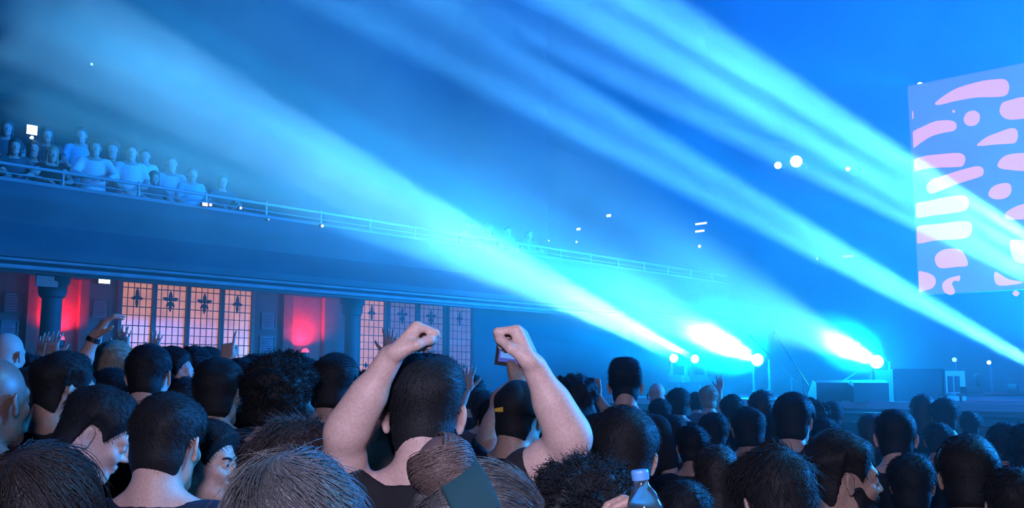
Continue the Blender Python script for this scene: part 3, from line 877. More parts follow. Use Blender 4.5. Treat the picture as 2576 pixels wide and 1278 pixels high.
# brick pilasters and red-lit niches
def pilaster(n, px0, px1, depth=.12, m=M_WALL):
    u0 = on_v(px0, 800, V_WALL)[0]; u1 = on_v(px1, 800, V_WALL)[0]
    o = MB().box(H((u0 + u1) / 2, V_WALL + depth / 2 + .005, 1.74), ((u1 - u0) / 2, depth / 2, 1.74)).build('pilaster_%d' % n, m); structure(o, 'flat pilaster on the side wall')
for n, (a, b) in enumerate([(60, 84), (192, 214), (705, 728), (808, 842), (-70, -40)]): pilaster(n + 1, a, b, m=M_BRICK)
for n, (a, b) in enumerate([(84, 192), (728, 808)]):
    u0 = on_v(a, 800, V_WALL)[0]; u1 = on_v(b, 800, V_WALL)[0]
    o = MB().box(H((u0 + u1) / 2, V_WALL + .012, 1.74), ((u1 - u0) / 2, .01, 1.74)).build('brick_panel_%d' % (n + 1), M_BRICK); structure(o, 'brick panel between pilasters')
# red uplights on brackets on the side wall
for px, py, lab, en in ((768, 884, 'red wall lamp glaring before the brick panel, right of the four amber windows', 260), (150, 852, 'red wall lamp glaring low beside the round column', 200)):
    u, v, z = on_v(px, py, V_WALL + .2)
    r = empty('uplight', H(u, V_WALL + .03, z)); tag(r, lab, 'stage light', 'red lamps on the side wall')
    under(r, MB().box(H(u, V_WALL + .04, z - .05), (.06, .02, .08)).tube(H(u, V_WALL + .05, z - .05), H(u, V_WALL + .2, z - .05), .02)).build('bracket', M_BLACKM, r)
    under(r, MB().lathe(H(u, V_WALL + .2, z - .14), (0, 0, 1), [(0, .05), (.02, .08), (.12, .085)], 16)).build('housing', M_BLACKM, r, smooth=True)
    under(r, MB().lathe(H(u, V_WALL + .2, z - .02), (0, 0, 1), [(0, .08), (.04, .072), (.07, .045), (.085, .015)], 16)).build('lens', glow('red_lens', (1, .02, .05), 8), r, smooth=True)
    L = lamp('uplight_lamp', 'SPOT', H(u, V_WALL + .2, z + .1), en, (1, .014, .06), H(u, V_WALL + .17, z + 1.2), .04, 165, 1.0)
    L.parent = r; L.matrix_parent_inverse = Matrix.Translation(r.location).inverted()

# notices in frames on the wall
for i, (a, b, c, d, lab) in enumerate([(13, 49, 735, 786, 'upper framed notice at the far left of the side wall, above another notice'), (4, 43, 805, 842, 'lower framed notice at the far left of the side wall'),
        (236, 273, 754, 800, 'framed notice on the wall just left of the first amber window'), (660, 693, 786, 828, 'upper framed notice right of the four amber windows'), (655, 690, 846, 890, 'lower framed notice right of the four amber windows')]):
    u0, _, zt = on_v(a, c, V_WALL + .03); u1, _, zb = on_v(b, d, V_WALL + .03); uc, zc, hw, hz = (u0 + u1) / 2, (zt + zb) / 2, (u1 - u0) / 2, (zt - zb) / 2
    r = empty('framed_notice', H(uc, V_WALL + .02, zc)); tag(r, lab, 'notice', 'framed notices on the wall')
    fr = MB()
    for s_ in (-1, 1): fr.box(H(uc + s_ * hw, V_WALL + .02, zc), (.012, .02, hz + .012)); fr.box(H(uc, V_WALL + .02, zc + s_ * hz), (hw, .02, .012))
    under(r, fr).build('frame', M_BLACKM, r)
    pp = MB().box(H(uc, V_WALL + .01, zc), (hw, .008, hz))
    for q in range(6): pp.box(H(uc - hw * .1 * (q % 3), V_WALL + .0195, zc + hz * (.7 - .28 * q)), (hw * (.75 - .08 * (q % 3)), .0015, hz * .06), mi=1)
    under(r, pp).build('sheet', [M_PAPER, M_INK], r)
# lit sign over the windows
def wallplane_box(px0, px1, py0, py1, v, d, mats, name, parent=None):
    u0, _, zt = on_v(px0, py0, v); u1, _, zb = on_v(px1, py1, v)
    return ((u0 + u1) / 2, (zt + zb) / 2, (u1 - u0) / 2, (zt - zb) / 2)
uc, zc, hw, hz = wallplane_box(249, 276, 697, 714, V_WALL + .1, 0, 0, '')
r = empty('exit_sign', H(uc, V_WALL + .1, zc)); tag(r, 'small glowing white exit light box high on the wall, left of the first amber window', 'sign')
under(r, MB().box(H(uc, V_WALL + .05, zc), (hw + .015, .05, hz + .015))).build('housing', M_BLACKM, r)
f = MB().box(H(uc, V_WALL + .104, zc), (hw, .006, hz))
under(r, f).build('lit_face', glow('exit_light', (1, .95, .85), 5), r)
for i in range(3): under(r, MB().box(H(uc + (i - 1) * hw * .42, V_WALL + .112, zc + hz * .72), (hw * .07, .004, hz * .3))).build('marking', M_BLACKM, r)
# blue sheet sign on the column
u, v, z = on_v(118, 708, -14.38); uc, zc, hw, hz = wallplane_box(92, 145, 692, 723, -14.38, 0, 0, '')
r = empty('hanging_sign', H(uc, -14.38, zc)); tag(r, 'blank pale rectangular sign fixed to the round column, lit blue', 'sign')
under(r, MB().box(H(uc, -14.385, zc), (hw, .012, hz))).build('panel', mat('sign_board', (.75, .8, .85), .5), r)
under(r, MB().box(H(uc, -14.43, zc), (.05, .04, .03))).build('bracket', M_BLACKM, r)

# floodlight on the balcony's side wall
u, v, z = on_v(80, 327, -15.2)
r = empty('floodlight', H(u, -15.2, 3.5)); tag(r, 'square white floodlight glaring on a pole above the balcony crowd', 'light')
under(r, MB().tube(H(u, -15.2, 3.5), H(u, -15.2, z - .12), .02).box(H(u, -15.2, 3.51), (.12, .12, .012))).build('pole', M_BLACKM, r)
under(r, MB().box(H(u, -15.23, z), (.085, .035, .08))).build('housing', M_BLACKM, r)
under(r, MB().box(H(u, -15.19, z), (.075, .008, .07))).build('lit_panel', glow('flood_panel', (.95, 1, 1), 12), r)
under(r, MB().lathe(H(u, -15.17, z - .125), VVEC, [(-.05, .02), (0, .028), (.01, .02)], 12)).build('indicator', glow('flood_indicator', (.7, .95, 1), 3), r)

# tiny lamps in the haze: on the parapet, on the upper wall and beside the stage
def wall_lamp(p, n, size, col, s, lab, grp, bar=0.0):
    """p on the surface, n = its outward direction"""
    ax = (UVEC, VVEC) if abs(n.dot(VVEC)) > .5 else (VVEC, UVEC)
    r = empty('wall_lamp', p); tag(r, lab, 'light', grp)
    under(r, MB().box(p + n * .03, (size * 1.15 + bar, .03, size * 1.15), (ax[0], ax[1], ZVEC))).build('housing', M_BLACKM, r)
    if bar: under(r, MB().box(p + n * .065, (size + bar, .006, size), (ax[0], ax[1], ZVEC))).build('lens', glow('lamp_glow', col, s), r)
    else: under(r, MB().lathe(p + n * .05, n, [(0, size), (.02, size * .9), (.035, size * .4)], 12)).build('lens', glow('lamp_glow', col, s), r)
pv = -13.3
for px, py, sz, col, s, lab in [(512, 515, .025, (1, .45, .35), 3, 'left lamp of the close pinkish pair on the balcony front'), (526, 516, .025, (1, .5, .4), 3, 'right lamp of the close pinkish pair on the balcony front'),
                           (602, 524, .022, (1, .8, .75), 3, 'single tiny lamp on the balcony front, right of the pinkish pair'), (807, 569, .026, (.9, .95, 1), 5, 'brightest tiny white lamp on the balcony front, below the broad beam'),
                           (672, 553, .016, (.4, .7, 1), 1, 'faint bluish lamp on the balcony front')]:
    u, v, z = on_v(px, py, pv); wall_lamp(H(u, pv - .02, z), VVEC, sz, col, s, lab, 'tiny lamps on the balcony front', bar=.018 if px == 512 else 0)
for px, py, sz, bar, col, s, lab in [(1383, 606, .03, 0, (.75, .6, .95), 2.5, 'dim lilac lamp in the haze, lowest left of the far lamps'), (1458, 577, .035, .04, (.85, .85, 1), 3, 'upper lamp of the two stacked white far lamps'),
                           (1453, 609, .035, 0, (.95, 1, 1), 5, 'lower lamp of the two stacked white far lamps'), (1534, 543, .04, .04, (.9, .9, 1), 4, 'far white lamp standing alone above the stacked pair'),
                           (1766, 563, .03, .16, (.75, .72, 1), 2.2, 'upper of two short light bars on the far wall'), (1763, 582, .03, .12, (.85, .72, 1), 2.5, 'lower of two short light bars on the far wall'),
                           (1762, 620, .045, 0, (1, 1, 1), 5, 'round white lamp below the two short light bars'), (2058, 651, .03, 0, (.5, .8, 1), 2, 'faint bluish lamp between two beams, beside the stage'), (2136, 645, .025, .12, (.4, .8, 1), 1.6, 'faint bluish light bar beside the stage')]:
    u, v, z = on_u(px, py, U_STAGE - .01); wall_lamp(H(U_STAGE - .001, v, z), -UVEC, sz, col, s, lab, 'far lamps in the haze', bar)
for px, py, sz, lab in [(228, 163, .03, 'faint cyan lamp on the upper wall, top left')]:
    u, v, z = on_v(px, py, V_BACK + .01); wall_lamp(H(u, V_BACK + .001, z), VVEC, sz, (.3, .9, 1), 2, lab, 'far lamps in the haze')
# ------------------------------------------------------------------ stage
Z_ST, U_FRONT = 1.4, 15.2
o = MB().box(H((U_FRONT + U1) / 2, 1.0, Z_ST / 2), ((U1 - U_FRONT) / 2, 12.5, Z_ST / 2)).build('stage_floor', M_STAGE); structure(o, 'raised stage')
o = MB().box(H(U_FRONT - .03, 1.0, Z_ST - .05), (.03, 12.5, .06)).build('trim_5', mat('stage_edge', (.35, .42, .5), .4), None); structure(o, 'pale edge strip of the stage')

# LED screen
U_LED = 21.0
def led_pt(px, py, du=0): return H(*on_u(px, py, U_LED + du))
vl, zb = on_u(2312, 742, U_LED)[1:]; zt = on_u(2480, 178, U_LED)[2]; vr = vl + 7.0
scr = empty('led_screen', H(U_LED, (vl + vr) / 2, Z_ST)); tag(scr, 'huge glowing blue-violet screen with pink blobs standing on the stage', 'screen')
under(scr, MB().box(H(U_LED + .13, (vl + vr) / 2, (zb + zt) / 2), (.12, (vr - vl) / 2, (zt - zb) / 2))).build('cabinet', M_BLACKM, scr)
for q in range(2):
    vv = vl + 4.9 + 1.8 * q
    under(scr, MB().tube(H(U_LED + .2, vv, Z_ST), H(U_LED + .2, vv, zb + .1), .035)).build('support', M_BLACKM, scr)
BL = [[(398, 215), (440, 180), (510, 140), (620, 108), (700, 97), (748, 100), (765, 135), (750, 175), (700, 185), (600, 188), (500, 205), (420, 224)],
      [(838, 185), (770, 200), (730, 215), (717, 255), (735, 285), (770, 297), (838, 292), (930, 275), (940, 195)],
      [(540, 290), (556, 262), (590, 252), (616, 268), (618, 300), (598, 324), (566, 328), (545, 314)],
      [(482, 256), (490, 248), (498, 256), (490, 264)],
      [(282, 365), (340, 330), (400, 305), (460, 300), (495, 308), (505, 330), (490, 352), (440, 362), (380, 380), (330, 410), (285, 436)],
      [(605, 422), (650, 385), (710, 360), (770, 340), (800, 345), (808, 375), (798, 408), (770, 416), (700, 420), (630, 427)],
      [(288, 500), (340, 478), (420, 468), (500, 462), (535, 468), (548, 492), (535, 525), (500, 532), (400, 535), (330, 545), (288, 551)],
      [(838, 462), (770, 468), (730, 485), (707, 518), (718, 537), (760, 545), (838, 551), (950, 545), (960, 465)],
      [(355, 630), (380, 595), (450, 570), (530, 545), (600, 528), (632, 535), (638, 560), (620, 580), (540, 605), (470, 630), (410, 655), (372, 662)],
      [(661, 668), (680, 632), (720, 614), (762, 612), (776, 636), (768, 668), (738, 688), (690, 690)],
      [(302, 715), (360, 700), (450, 680), (530, 672), (560, 685), (565, 720), (545, 748), (480, 760), (400, 770), (302, 780)],
      [(838, 714), (790, 730), (750, 755), (744, 780), (765, 792), (838, 790), (920, 785), (920, 705)],
      [(304, 830), (420, 812), (560, 800), (580, 850), (540, 885), (400, 895), (306, 907)],
      [(770, 900), (838, 892), (940, 890), (940, 1000), (800, 1000)],
      [(396, 985), (420, 950), (470, 935), (530, 945), (560, 1015), (500, 1026), (420, 1030)],
      [(313, 1055), (350, 1052), (390, 1070), (402, 1100), (385, 1130), (350, 1142), (316, 1146)],
      [(434, 1110), (460, 1085), (500, 1072), (521, 1070), (518, 1095), (494, 1095), (482, 1110), (495, 1140), (490, 1160), (465, 1163), (440, 1145)],
      [(695, 1050), (760, 1085), (830, 1100), (800, 1112), (705, 1115)],
      [(780, 1157), (796, 1142), (816, 1155), (800, 1172)],
      [(285, 252), (290, 262), (291, 285), (286, 296), (284, 275)]]
def spline(pts, n=7):
    out = []; m = len(pts)
    for i in range(m):
        p0, p1, p2, p3 = [np.array(pts[(i + j - 1) % m], float) for j in range(4)]
        for t in np.arange(n) / n:
            out.append(.5 * ((2 * p1) + (p2 - p0) * t + (2 * p0 - 5 * p1 + 4 * p2 - p3) * t * t + (3 * p1 - p0 - 3 * p2 + p3) * t ** 3))
    return out
pk = MB().box(H(U_LED, (vl + vr) / 2, (zb + zt) / 2), (.01, (vr - vl) / 2, (zt - zb) / 2))
for b in BL:
    pts = [(2150 + x / 1.967, 150 + y / 1.967) for x, y in spline(b)]
    V = [led_pt(max(x, 2150 + 283 / 1.967 + (y - 280) * .04), y, -.016) for x, y in pts] ; m = len(V)
    pk._add(V, [tuple(range(m))[::-1]], 1)
under(scr, pk).build('display', [glow('screen_blue', (.13, .11, .62), .9), glow('screen_pink', (1.0, .30, .72), 1.0)], scr, fix=False)

# moving lamps
def moving_head(p, target, label, stand_z=Z_ST, r=.1, group='moving lamps on the stage', glow_s=20, name='moving_head_light', col=(.6, .95, 1)):
    """p = centre of the lens, target = where the beam goes"""
    p = Vector(p); d = (Vector(target) - p).normalized()
    root = empty(name, (p.x, p.y, stand_z)); tag(root, label, 'stage light', group)
    c = p - d * .22
    bz = stand_z
    if p.z - stand_z > .75:
        under(root, MB().tube((c.x, c.y, stand_z), (c.x, c.y, p.z - .45), .03).box((c.x, c.y, stand_z + .02), (.25, .25, .02))).build('stand', M_BLACKM, root, smooth=True)
        bz = p.z - .47
    under(root, MB().box((c.x, c.y, bz + .06), (.16, .16, .06))).build('base', M_BLACKM, root)
    side = Vector((0, 0, 1)).cross(d).normalized()
    y = MB()
    for s_ in (-1, 1): y.box(c + side * (s_ * .16) + Vector((0, 0, (bz + .12 - c.z) / 2)), (.02, .05, (c.z - bz - .12) / 2 + .04), (side, side.cross(Vector((0, 0, 1))), Vector((0, 0, 1))))
    y.box((c.x, c.y, bz + .13), (.18, .05, .015), (side, side.cross(Vector((0, 0, 1))), Vector((0, 0, 1))))
    under(root, y).build('yoke', M_BLACKM, root)
    under(root, MB().lathe(c, d, [(-.2, .06), (-.17, .1), (-.05, .125), (.1, .13), (.19, r + .02), (.215, r + .015)], 20)).build('head', M_BLACKM, root, smooth=True)
    under(root, MB().lathe(p, d, [(-.006, r), (.006, r * .97), (.012, r * .5)], 20)).build('lens', glow('lens_glow', col, glow_s), root)
    return root, d
def beam(root, p, d, power, angle, colour, gobo=None, blend=.3, size=.09, off=.05, roll=0.0):
    L = lamp('beam_lamp', 'SPOT', Vector(p) + d * off, power, colour, Vector(p) + d * 5, size, angle, blend, gobo)
    L.parent = root; L.matrix_parent_inverse = Matrix.Translation(root.location).inverted()
    return L
def u_pt(px, py, u): return H(*on_u(px, py, u))
for (px, py, u, tx, ty, tY, lab, rr, beams) in LAMPS:
    p = u_pt(px, py, u); t = at(tx, ty, tY)
    st = Z_ST
    root, d = moving_head(p, t, lab, st, rr)
    for (bx, by, bY, power, ang, col, gb, bl) in beams:
        dd = (at(bx, by, bY) - p).normalized()
        beam(root, p, dd, power, ang, col, gb, bl, size=rr * .8)

# point lights added before the lamp heads to make the haze glow
for px, py, u, en in ((1880, 880, 16.4, 1700), (1720, 890, 16.0, 1100), (2190, 890, 16.4, 1300)):
    lamp('haze_glow', 'POINT', u_pt(px, py, u), en, (.0, .30, 1.0), None, .15)

# lamps fixed to the back wall of the stage
def wall_fixture(px, py, lab, r, target=None, power=0, ang=10, u=U_STAGE, s=15, col=(.7, .97, 1)):
    p = u_pt(px, py, u - .45); d = ((Vector(target) if target is not None else Vector((0, 0, CAM_Z))) - p).normalized()
    w = H(u - .001, UV(p)[1], p.z)
    root = empty('wall_stage_light', w); tag(root, lab, 'stage light', 'lamps high beside the stage')
    under(root, MB().box(w - UVEC * .02, (.02, .1, .1)).tube(w - UVEC * .04, p - d * .16, .025)).build('bracket', M_BLACKM, root)
    under(root, MB().lathe(p, d, [(-.22, .06), (-.18, r * 1.0), (-.012, r * 1.05)], 16)).build('housing', M_BLACKM, root, smooth=True)
    under(root, MB().lathe(p, d, [(-.008, r), (.006, r), (.02, r * .6)], 16)).build('lens', glow('lens_glow', col, s), root)
    if power:
        L = lamp('beam_lamp', 'SPOT', p + d * .06, power, CY, p + d * 5, r * .8, ang, .5)
        L.parent = root; L.matrix_parent_inverse = Matrix.Translation(root.location).inverted()
wall_fixture(1957, 416, 'smaller of the two white glaring lamps side by side left of the screen', .095)
wall_fixture(2003, 406, 'larger of the two white glaring lamps side by side left of the screen', .155)
wall_fixture(2133, 425, 'small lamp throwing a thin cyan beam left, right of the two glaring lamps', .055, at(1500, 330, 12), 2600, 9)
wall_fixture(2314, 213, 'highest small lamp throwing a thin cyan beam, above the screen corner', .06, at(1300, 60, 12), 2600, 9)

# stage gear
def pxY(px, py, Y): return at(px, py, Y)
c = at(2312, 965, 15.6)
r = empty('flight_case', (c.x, c.y, Z_ST)); tag(r, 'large dark cabinet on the stage with slotted handles on its side', 'speaker cabinet')
ax = (Vector((1, 0, 0)), Vector((0, 1, 0)), ZVEC)
w2 = .41; top = at(2312, 930, 15.6).z
under(r, MB().box((c.x, c.y + .4, (Z_ST + top) / 2), (w2, .4, (top - Z_ST) / 2), ax)).build('body', M_DARKBOX, r)
ed = MB()
for sx in (-1, 1): ed.box((c.x + sx * w2, c.y, (Z_ST + top) / 2), (.015, .015, (top - Z_ST) / 2), ax)
ed.box((c.x, c.y, top), (w2, .015, .015), ax)
under(r, ed).build('edge_trim', M_BLACKM, r)
s2 = empty('cabinet_side', (at(2400, 965, 15.9).x, 15.9, Z_ST)); tag(s2, 'lit side of the dark cabinet, added as a paler box with two dark upright slots', 'rack')
x2 = at(2401, 965, 15.9).x; t2 = at(2401, 933, 15.9).z
under(s2, MB().box((x2 + .02, 16.2, (Z_ST + t2) / 2), (.17, .28, (t2 - Z_ST) / 2), ax)).build('body', mat('lit_side_paint', (.35, .38, .45), .5), s2)  # paler paint puts the light on the cabinet's side into its colour
for qx in (-.05, .06):
    under(s2, MB().box((x2 + qx, 15.915, (Z_ST + t2) / 2 + .03), (.035, .01, .13), ax)).build('handle_slot', M_BLACKM, s2)
def mic_stand(px, base_py, tip, Y, lab):
    b = at(px, base_py, Y); b.z = Z_ST; t = at(*tip, Y)
    r = empty('microphone_stand', b); tag(r, lab, 'microphone stand', 'microphone stands on the stage')
    e = Vector((b.x, b.y, Z_ST + .38))
    under(r, MB().lathe(b, ZVEC, [(0, .15), (.02, .15), (.035, .03)], 20)).build('base', M_BLACKM, r, smooth=True)
    under(r, MB().tube(b, e, .014)).build('pole', M_BLACKM, r, smooth=True)
    d = (t - e).normalized()
    under(r, MB().tube(e - d * .15, t, .011)).build('boom', M_BLACKM, r, smooth=True)
    under(r, MB().lathe(t, d, [(-.02, .012), (.08, .016), (.09, .026), (.14, .024), (.16, .01)], 12)).build('microphone', M_BLACKM, r, smooth=True)
mic_stand(2022, 985, (1958, 853), 16.5, 'microphone stand whose boom leans left, right of the brightest lamp')
mic_stand(1992, 985, (1900, 858), 17.5, 'paler microphone stand leaning left, closest to the brightest lamp')
mic_stand(2136, 990, (2126, 955), 17.0, 'short microphone stand between the brightest lamp and the dark cabinet')
# low monitor wedges and a keyboard stand at the right of the stage
def wedge(px, py, Y, w, lab):
    c = at(px, py, Y); c.z = Z_ST
    r = empty('monitor_wedge', c); tag(r, lab, 'stage monitor', 'stage monitor wedges')
    a = (Vector((1, 0, 0)), Vector((0, 1, 0)))
    P0 = [(-.22, 0), (.22, 0), (.22, .12), (-.05, .34), (-.22, .3)]
    mb = MB(); V = [c + a[0] * x + a[1] * y + ZVEC * z for x in (-w, w) for y, z in P0]
    mb._add(V, [tuple(range(5))[::-1], tuple(range(5, 10))] + [(i, (i + 1) % 5, 5 + (i + 1) % 5, 5 + i) for i in range(5)])
    under(r, mb).build('body', M_DARKBOX, r)
    under(r, MB().box(c + Vector((0, .1, .24)), (w * .85, .12, .006), (a[0], Vector((0, .775, -.632)), Vector((0, .632, .775))))).build('grille', M_GRILLE, r)
wedge(2090, 1000, 15.8, .3, 'leftmost low black monitor wedge on the stage edge')
wedge(2180, 1000, 15.5, .28, 'low black monitor wedge on the stage edge, just left of the dark cabinet')
c = at(2450, 1000, 14.9); c.z = Z_ST
r = empty('console_table', c); tag(r, 'dark low table with equipment and a tilted screen at the right of the stage', 'table')
a0 = (Vector((1, 0, 0)), Vector((0, 1, 0)), ZVEC)
under(r, MB().box(c + Vector((.35, 0, .12)), (.75, .3, .02), a0)).build('tabletop', M_BLACKM, r)
for sx in (-.32, 1.02):
    for sy in (-.25, .25): under(r, MB().tube(c + Vector((sx, sy, 0)), c + Vector((sx, sy, .11)), .02)).build('leg', M_BLACKM, r)
def gear(name, dx, w, h, dp, lab, tilt=0.0, z=.14):
    g = empty(name, c + Vector((dx, 0, z))); tag(g, lab, 'audio gear')
    R = Matrix.Rotation(tilt, 3, 'Y'); ax_ = (R @ Vector((1, 0, 0)), R @ Vector((0, 1, 0)), R @ Vector((0, 0, 1)))
    q = c + Vector((dx, 0, z)) + ax_[2] * h
    under(g, MB().box(q, (w, dp, h), ax_)).build('body', M_BLACKM, g)
    under(g, MB().box(q - ax_[1] * dp, (w * .8, .006, h * .6), ax_)).build('front_panel', M_GRILLE, g)
gear('mixer', -.05, .11, .05, .1, 'small black mixer on the dark low table')
gear('upright_panel', .13, .03, .15, .05, 'thin black panel tilted left on the dark low table', tilt=-.25)
gear('amplifier', .72, .12, .07, .12, 'black amplifier at the right end of the dark low table')
# crowd barrier in front of the stage
br = empty('crowd_barrier', H(13.6, 0, 0)); tag(br, 'steel crowd barrier across the front of the stage', 'barrier')
under(br, MB().tube(H(13.6, -8, 1.26), H(13.6, 12, 1.26), .03)).build('top_rail', M_BLACKM, br, smooth=True)
for i in range(11):
    under(br, MB().tube(H(13.6, -8 + 2 * i, 0), H(13.6, -8 + 2 * i, 1.26), .025).box(H(13.9, -8 + 2 * i, .02), (.45, .03, .02))).build('post', M_BLACKM, br)
under(br, MB().box(H(13.62, 2, .65), (.01, 10, .5))).build('infill_panel', M_BLACKM, br)
# low equipment shelf and two lamps in the haze at the right
for px, py, sz, lab in [(2403, 905, .05, 'soft cyan lamp in the haze over the dark cabinet'), (2490, 912, .045, 'bright cyan lamp in the haze, right of the dark cabinet')]:
    u, v, z = on_u(px, py, 22.5)
    r = empty('floor_lamp', H(22.5, v, Z_ST)); tag(r, lab, 'stage light', 'lamps at the back of the stage')
    under(r, MB().tube(H(22.5, v, Z_ST), H(22.5, v, z - .05), .02).box(H(22.5, v, Z_ST + .01), (.15, .15, .01))).build('stand', M_BLACKM, r)
    under(r, MB().lathe(H(22.45, v, z), -UVEC, [(-.1, sz), (0, sz * 1.1)], 16)).build('housing', M_BLACKM, r)
    under(r, MB().lathe(H(22.44, v, z), -UVEC, [(0, sz), (.02, sz * .9)], 16)).build('lens', glow('lens_glow', (.4, .95, 1), 6 if px > 2450 else 1.6), r)
wl = MB().box(H(23.2, 6.6, Z_ST + .75), (.1, 4, .75)).build('wall_backstage', mat('backstage_board', (.10, .11, .14), .7)); structure(wl, 'low board at the back of the stage')

# haze that fills the hall from the front of the crowd to the stage
hz = MB().box(H((3.2 + U1) / 2, (V_BACK + V1) / 2, Z1 / 2), ((U1 - 3.2) / 2 - .01, (V1 - V_BACK) / 2 - .01, Z1 / 2 - .01)).build('haze', M_HAZE, None)
hz['kind'] = 'stuff'; hz['label'] = 'stage haze filling the hall'; hz['category'] = 'haze'

# two thick puffs added in the beams for white glare before the lamps
for (px, py, u, tx, ty, tY, lab, rr, beams) in LAMPS[2:4]:
    p = u_pt(px, py, u); d = (at(beams[0][0], beams[0][1], beams[0][2]) - p).normalized()
    big = px == 1905
    L_, R_ = (1.35, .75) if big else (1.15, .5)
    b = bmesh.new(); bmesh.ops.create_icosphere(b, subdivisions=3, radius=1.0)
    me = bpy.data.meshes.new('glare_puff'); b.to_mesh(me); b.free(); me.materials.append(M_PUFF)
    o = link(me, 'glare_puff'); o.location = p + d * (L_ + .1) + (Vector((0, 0, .12)) if big else Vector((0, 0, .0)))
    o.rotation_euler = d.to_track_quat('X', 'Z').to_euler(); o.scale = (L_, R_, R_)
    o['kind'] = 'stuff'; o['category'] = 'haze'; o['label'] = 'puff added for the white glare before the %s moving lamp' % ('brightest' if big else 'middle')
# ------------------------------------------------------------------ the crowd
def stand(px, top, Y, yaw, head=(0, 0, 0), hair=.025, lean=(0, 0)):
    """a person whose head the photograph shows centred at px with its top at row top, Y metres away"""
    zt = at(px, top, Y).z; X = at(px, top, Y).x
    h = zt - hair
    for _ in range(4):
        k = h / 1.75; hs = .5 + .5 * k; Rh = euler3(*[math.radians(a) for a in head])
        nt = np.array((lean[0] * .63 * k, -.012 * k + lean[1] * .63 * k, 1.53 * k))
        hc = nt + Rh @ (np.array((0, .022, .098)) * hs)
        e = np.array([[.0765 + hair, .096 + hair, .087 + hair]]).T * hs
        topz = hc[2] + (Rh @ np.array((0, -.012, .036)) * hs)[2] + np.linalg.norm((Rh[2] * e[:, 0]))
        h += zt - topz
    a = -math.radians(yaw); c, s = math.cos(a), math.sin(a)
    return Person((X - (c * hc[0] - s * hc[1]), Y - (s * hc[0] + c * hc[1])), yaw, h, head, lean)
SHORT = dict(n=1800, length=.022, width=.0006, lift=.004, swirl=.3, zmin=.0, jit=.25)
FUZZ = dict(n=1500, length=.008, width=.0004, lift=.003, jit=.4, zmin=-.07, segs=3)

# the man with both fists raised
P = stand(1068, 888, 2.26, -3, (4, 0, 1), hair=.024)
P.arm('l', at(866, 1096, 2.14), at(982, 900, 2.10), (.62, .2, .74), (-.72, -.1, .62), 'fist')
P.arm('r', at(1436, 1108, 2.12), at(1345, 925, 2.08), (-.40, .2, .9), (.85, -.15, .42), 'fist')
build_person(P, 'man in black T-shirt seen from behind with both bare arms and fists raised', SKIN, H_BLACK, C_BLACK, C_JEAN, 'fade', 21, .0042, [SHORT, FUZZ], sleeve=.45)
hero = P
# light-haired heads at the bottom
P = stand(748, 1132, 1.62, 8, (16, 0, 0), hair=.026)
build_person(P, 'person with tousled ash blond hair swirling round a crown whorl at the bottom edge', SKIN, H_GREY, C_BLACK, C_JEAN, 'full', 22, .0055,
             [dict(n=6500, length=.10, width=.0008, lift=.007, swirl=.7, gravity=.45, segs=7, jit=.18, whorl=(-.005, -.075, .11)), dict(n=500, length=.05, width=.0007, lift=.018, swirl=.6, gravity=0, jit=.4)])
blond = P
P = stand(752, 1050, 2.2, 30, (14, 0, -6), hair=.03)
build_person(P, 'person with spiky brown hair right behind the ash blond head', SKIN2, H_BROWN, C_BLACK, C_JEAN, 'spiky', 23, .006,
             [dict(n=3600, length=.07, width=.0008, lift=.018, swirl=.2, gravity=.1, segs=6, jit=.35, whorl=(0, .06, .12)), dict(n=900, length=.05, width=.0008, lift=.026, swirl=.1, gravity=-.1, jit=.5, whorl=(0, .06, .12))])
# woman with a bun and a dark headband
P = stand(1212, 1158, 1.61, 72, (20, 0, 0), hair=.012)
bun = Solid().ell((-.008, -.108, .098), (.05, .044, .052), k=.008)
def bun_strands():
    r = np.random.default_rng(5); V = []; Q = []; o = 0
    for i in range(1500):
        c = np.array((-.008, -.108, .098)); gq = i % 3
        R = np.array(Euler((.5 + .5 * gq + r.normal(0, .08), (-.4, .3, .0)[gq] + r.normal(0, .08), 0)).to_matrix())
        a0 = r.uniform(0, 6.28); rad = r.uniform(1.04, 1.12) + (.03, -.01, .01)[gq]; off = r.uniform(-.02, .02); pts = []
        rr = math.sqrt(max(.054 ** 2 - off ** 2, 0))
        for j in range(9):
            a = a0 + j * .26
            pts.append(c + R @ (np.array((math.cos(a) * rr * 1.0, math.sin(a) * rr * .95, off)) * rad))
        pts = np.array(pts); tn = np.gradient(pts, axis=0); tn /= np.linalg.norm(tn, axis=1)[:, None]
        n = pts - c; n /= np.linalg.norm(n, axis=1)[:, None]; s = np.cross(tn, n); w = .0009
        V.append(np.concatenate([pts + s * w, pts + n * w, pts - s * w])); m = 9
        for j in range(8):
            for a, b in ((0, 1), (1, 2), (2, 0)): Q.append((o + a * m + j, o + b * m + j, o + b * m + j + 1, o + a * m + j + 1))
        o += 27
    return np.concatenate(V), np.array(Q)
build_person(P, 'woman with light brown hair in a bun and a dark teal headband', SKIN, H_GREY, C_TEAL, C_JEAN, 'bun', 24, .005,
             [dict(n=3600, length=.06, width=.0007, lift=.002, swirl=.05, gravity=.1, segs=6, jit=.08, whorl=(0, .16, .02), zmin=-.06)])
bv, bq = bun_strands()
H_BUN = mat('light_brown_hair', (.10, .068, .055), .5, .5, bump=(220, .3))
# the bun itself is a darker twist of hair
bvs, bF = net(bun, *[axis_grid(bun.bounds()[0][i] - .01, bun.bounds()[1][i] + .01, [(99, .004)]) for i in range(3)])
allv = np.concatenate([bvs * 1.0 + (bvs - np.array((-.008, -.108, .098))) * .02, bv]); allf = np.concatenate([bF, bq + len(bvs)])
link(mesh_from('hair_bun', (allv * P.hs) @ P.Rh.T + P.hc, allf, [H_BUN]), 'hair_bun', P.root, 'twisted light brown hair bun')
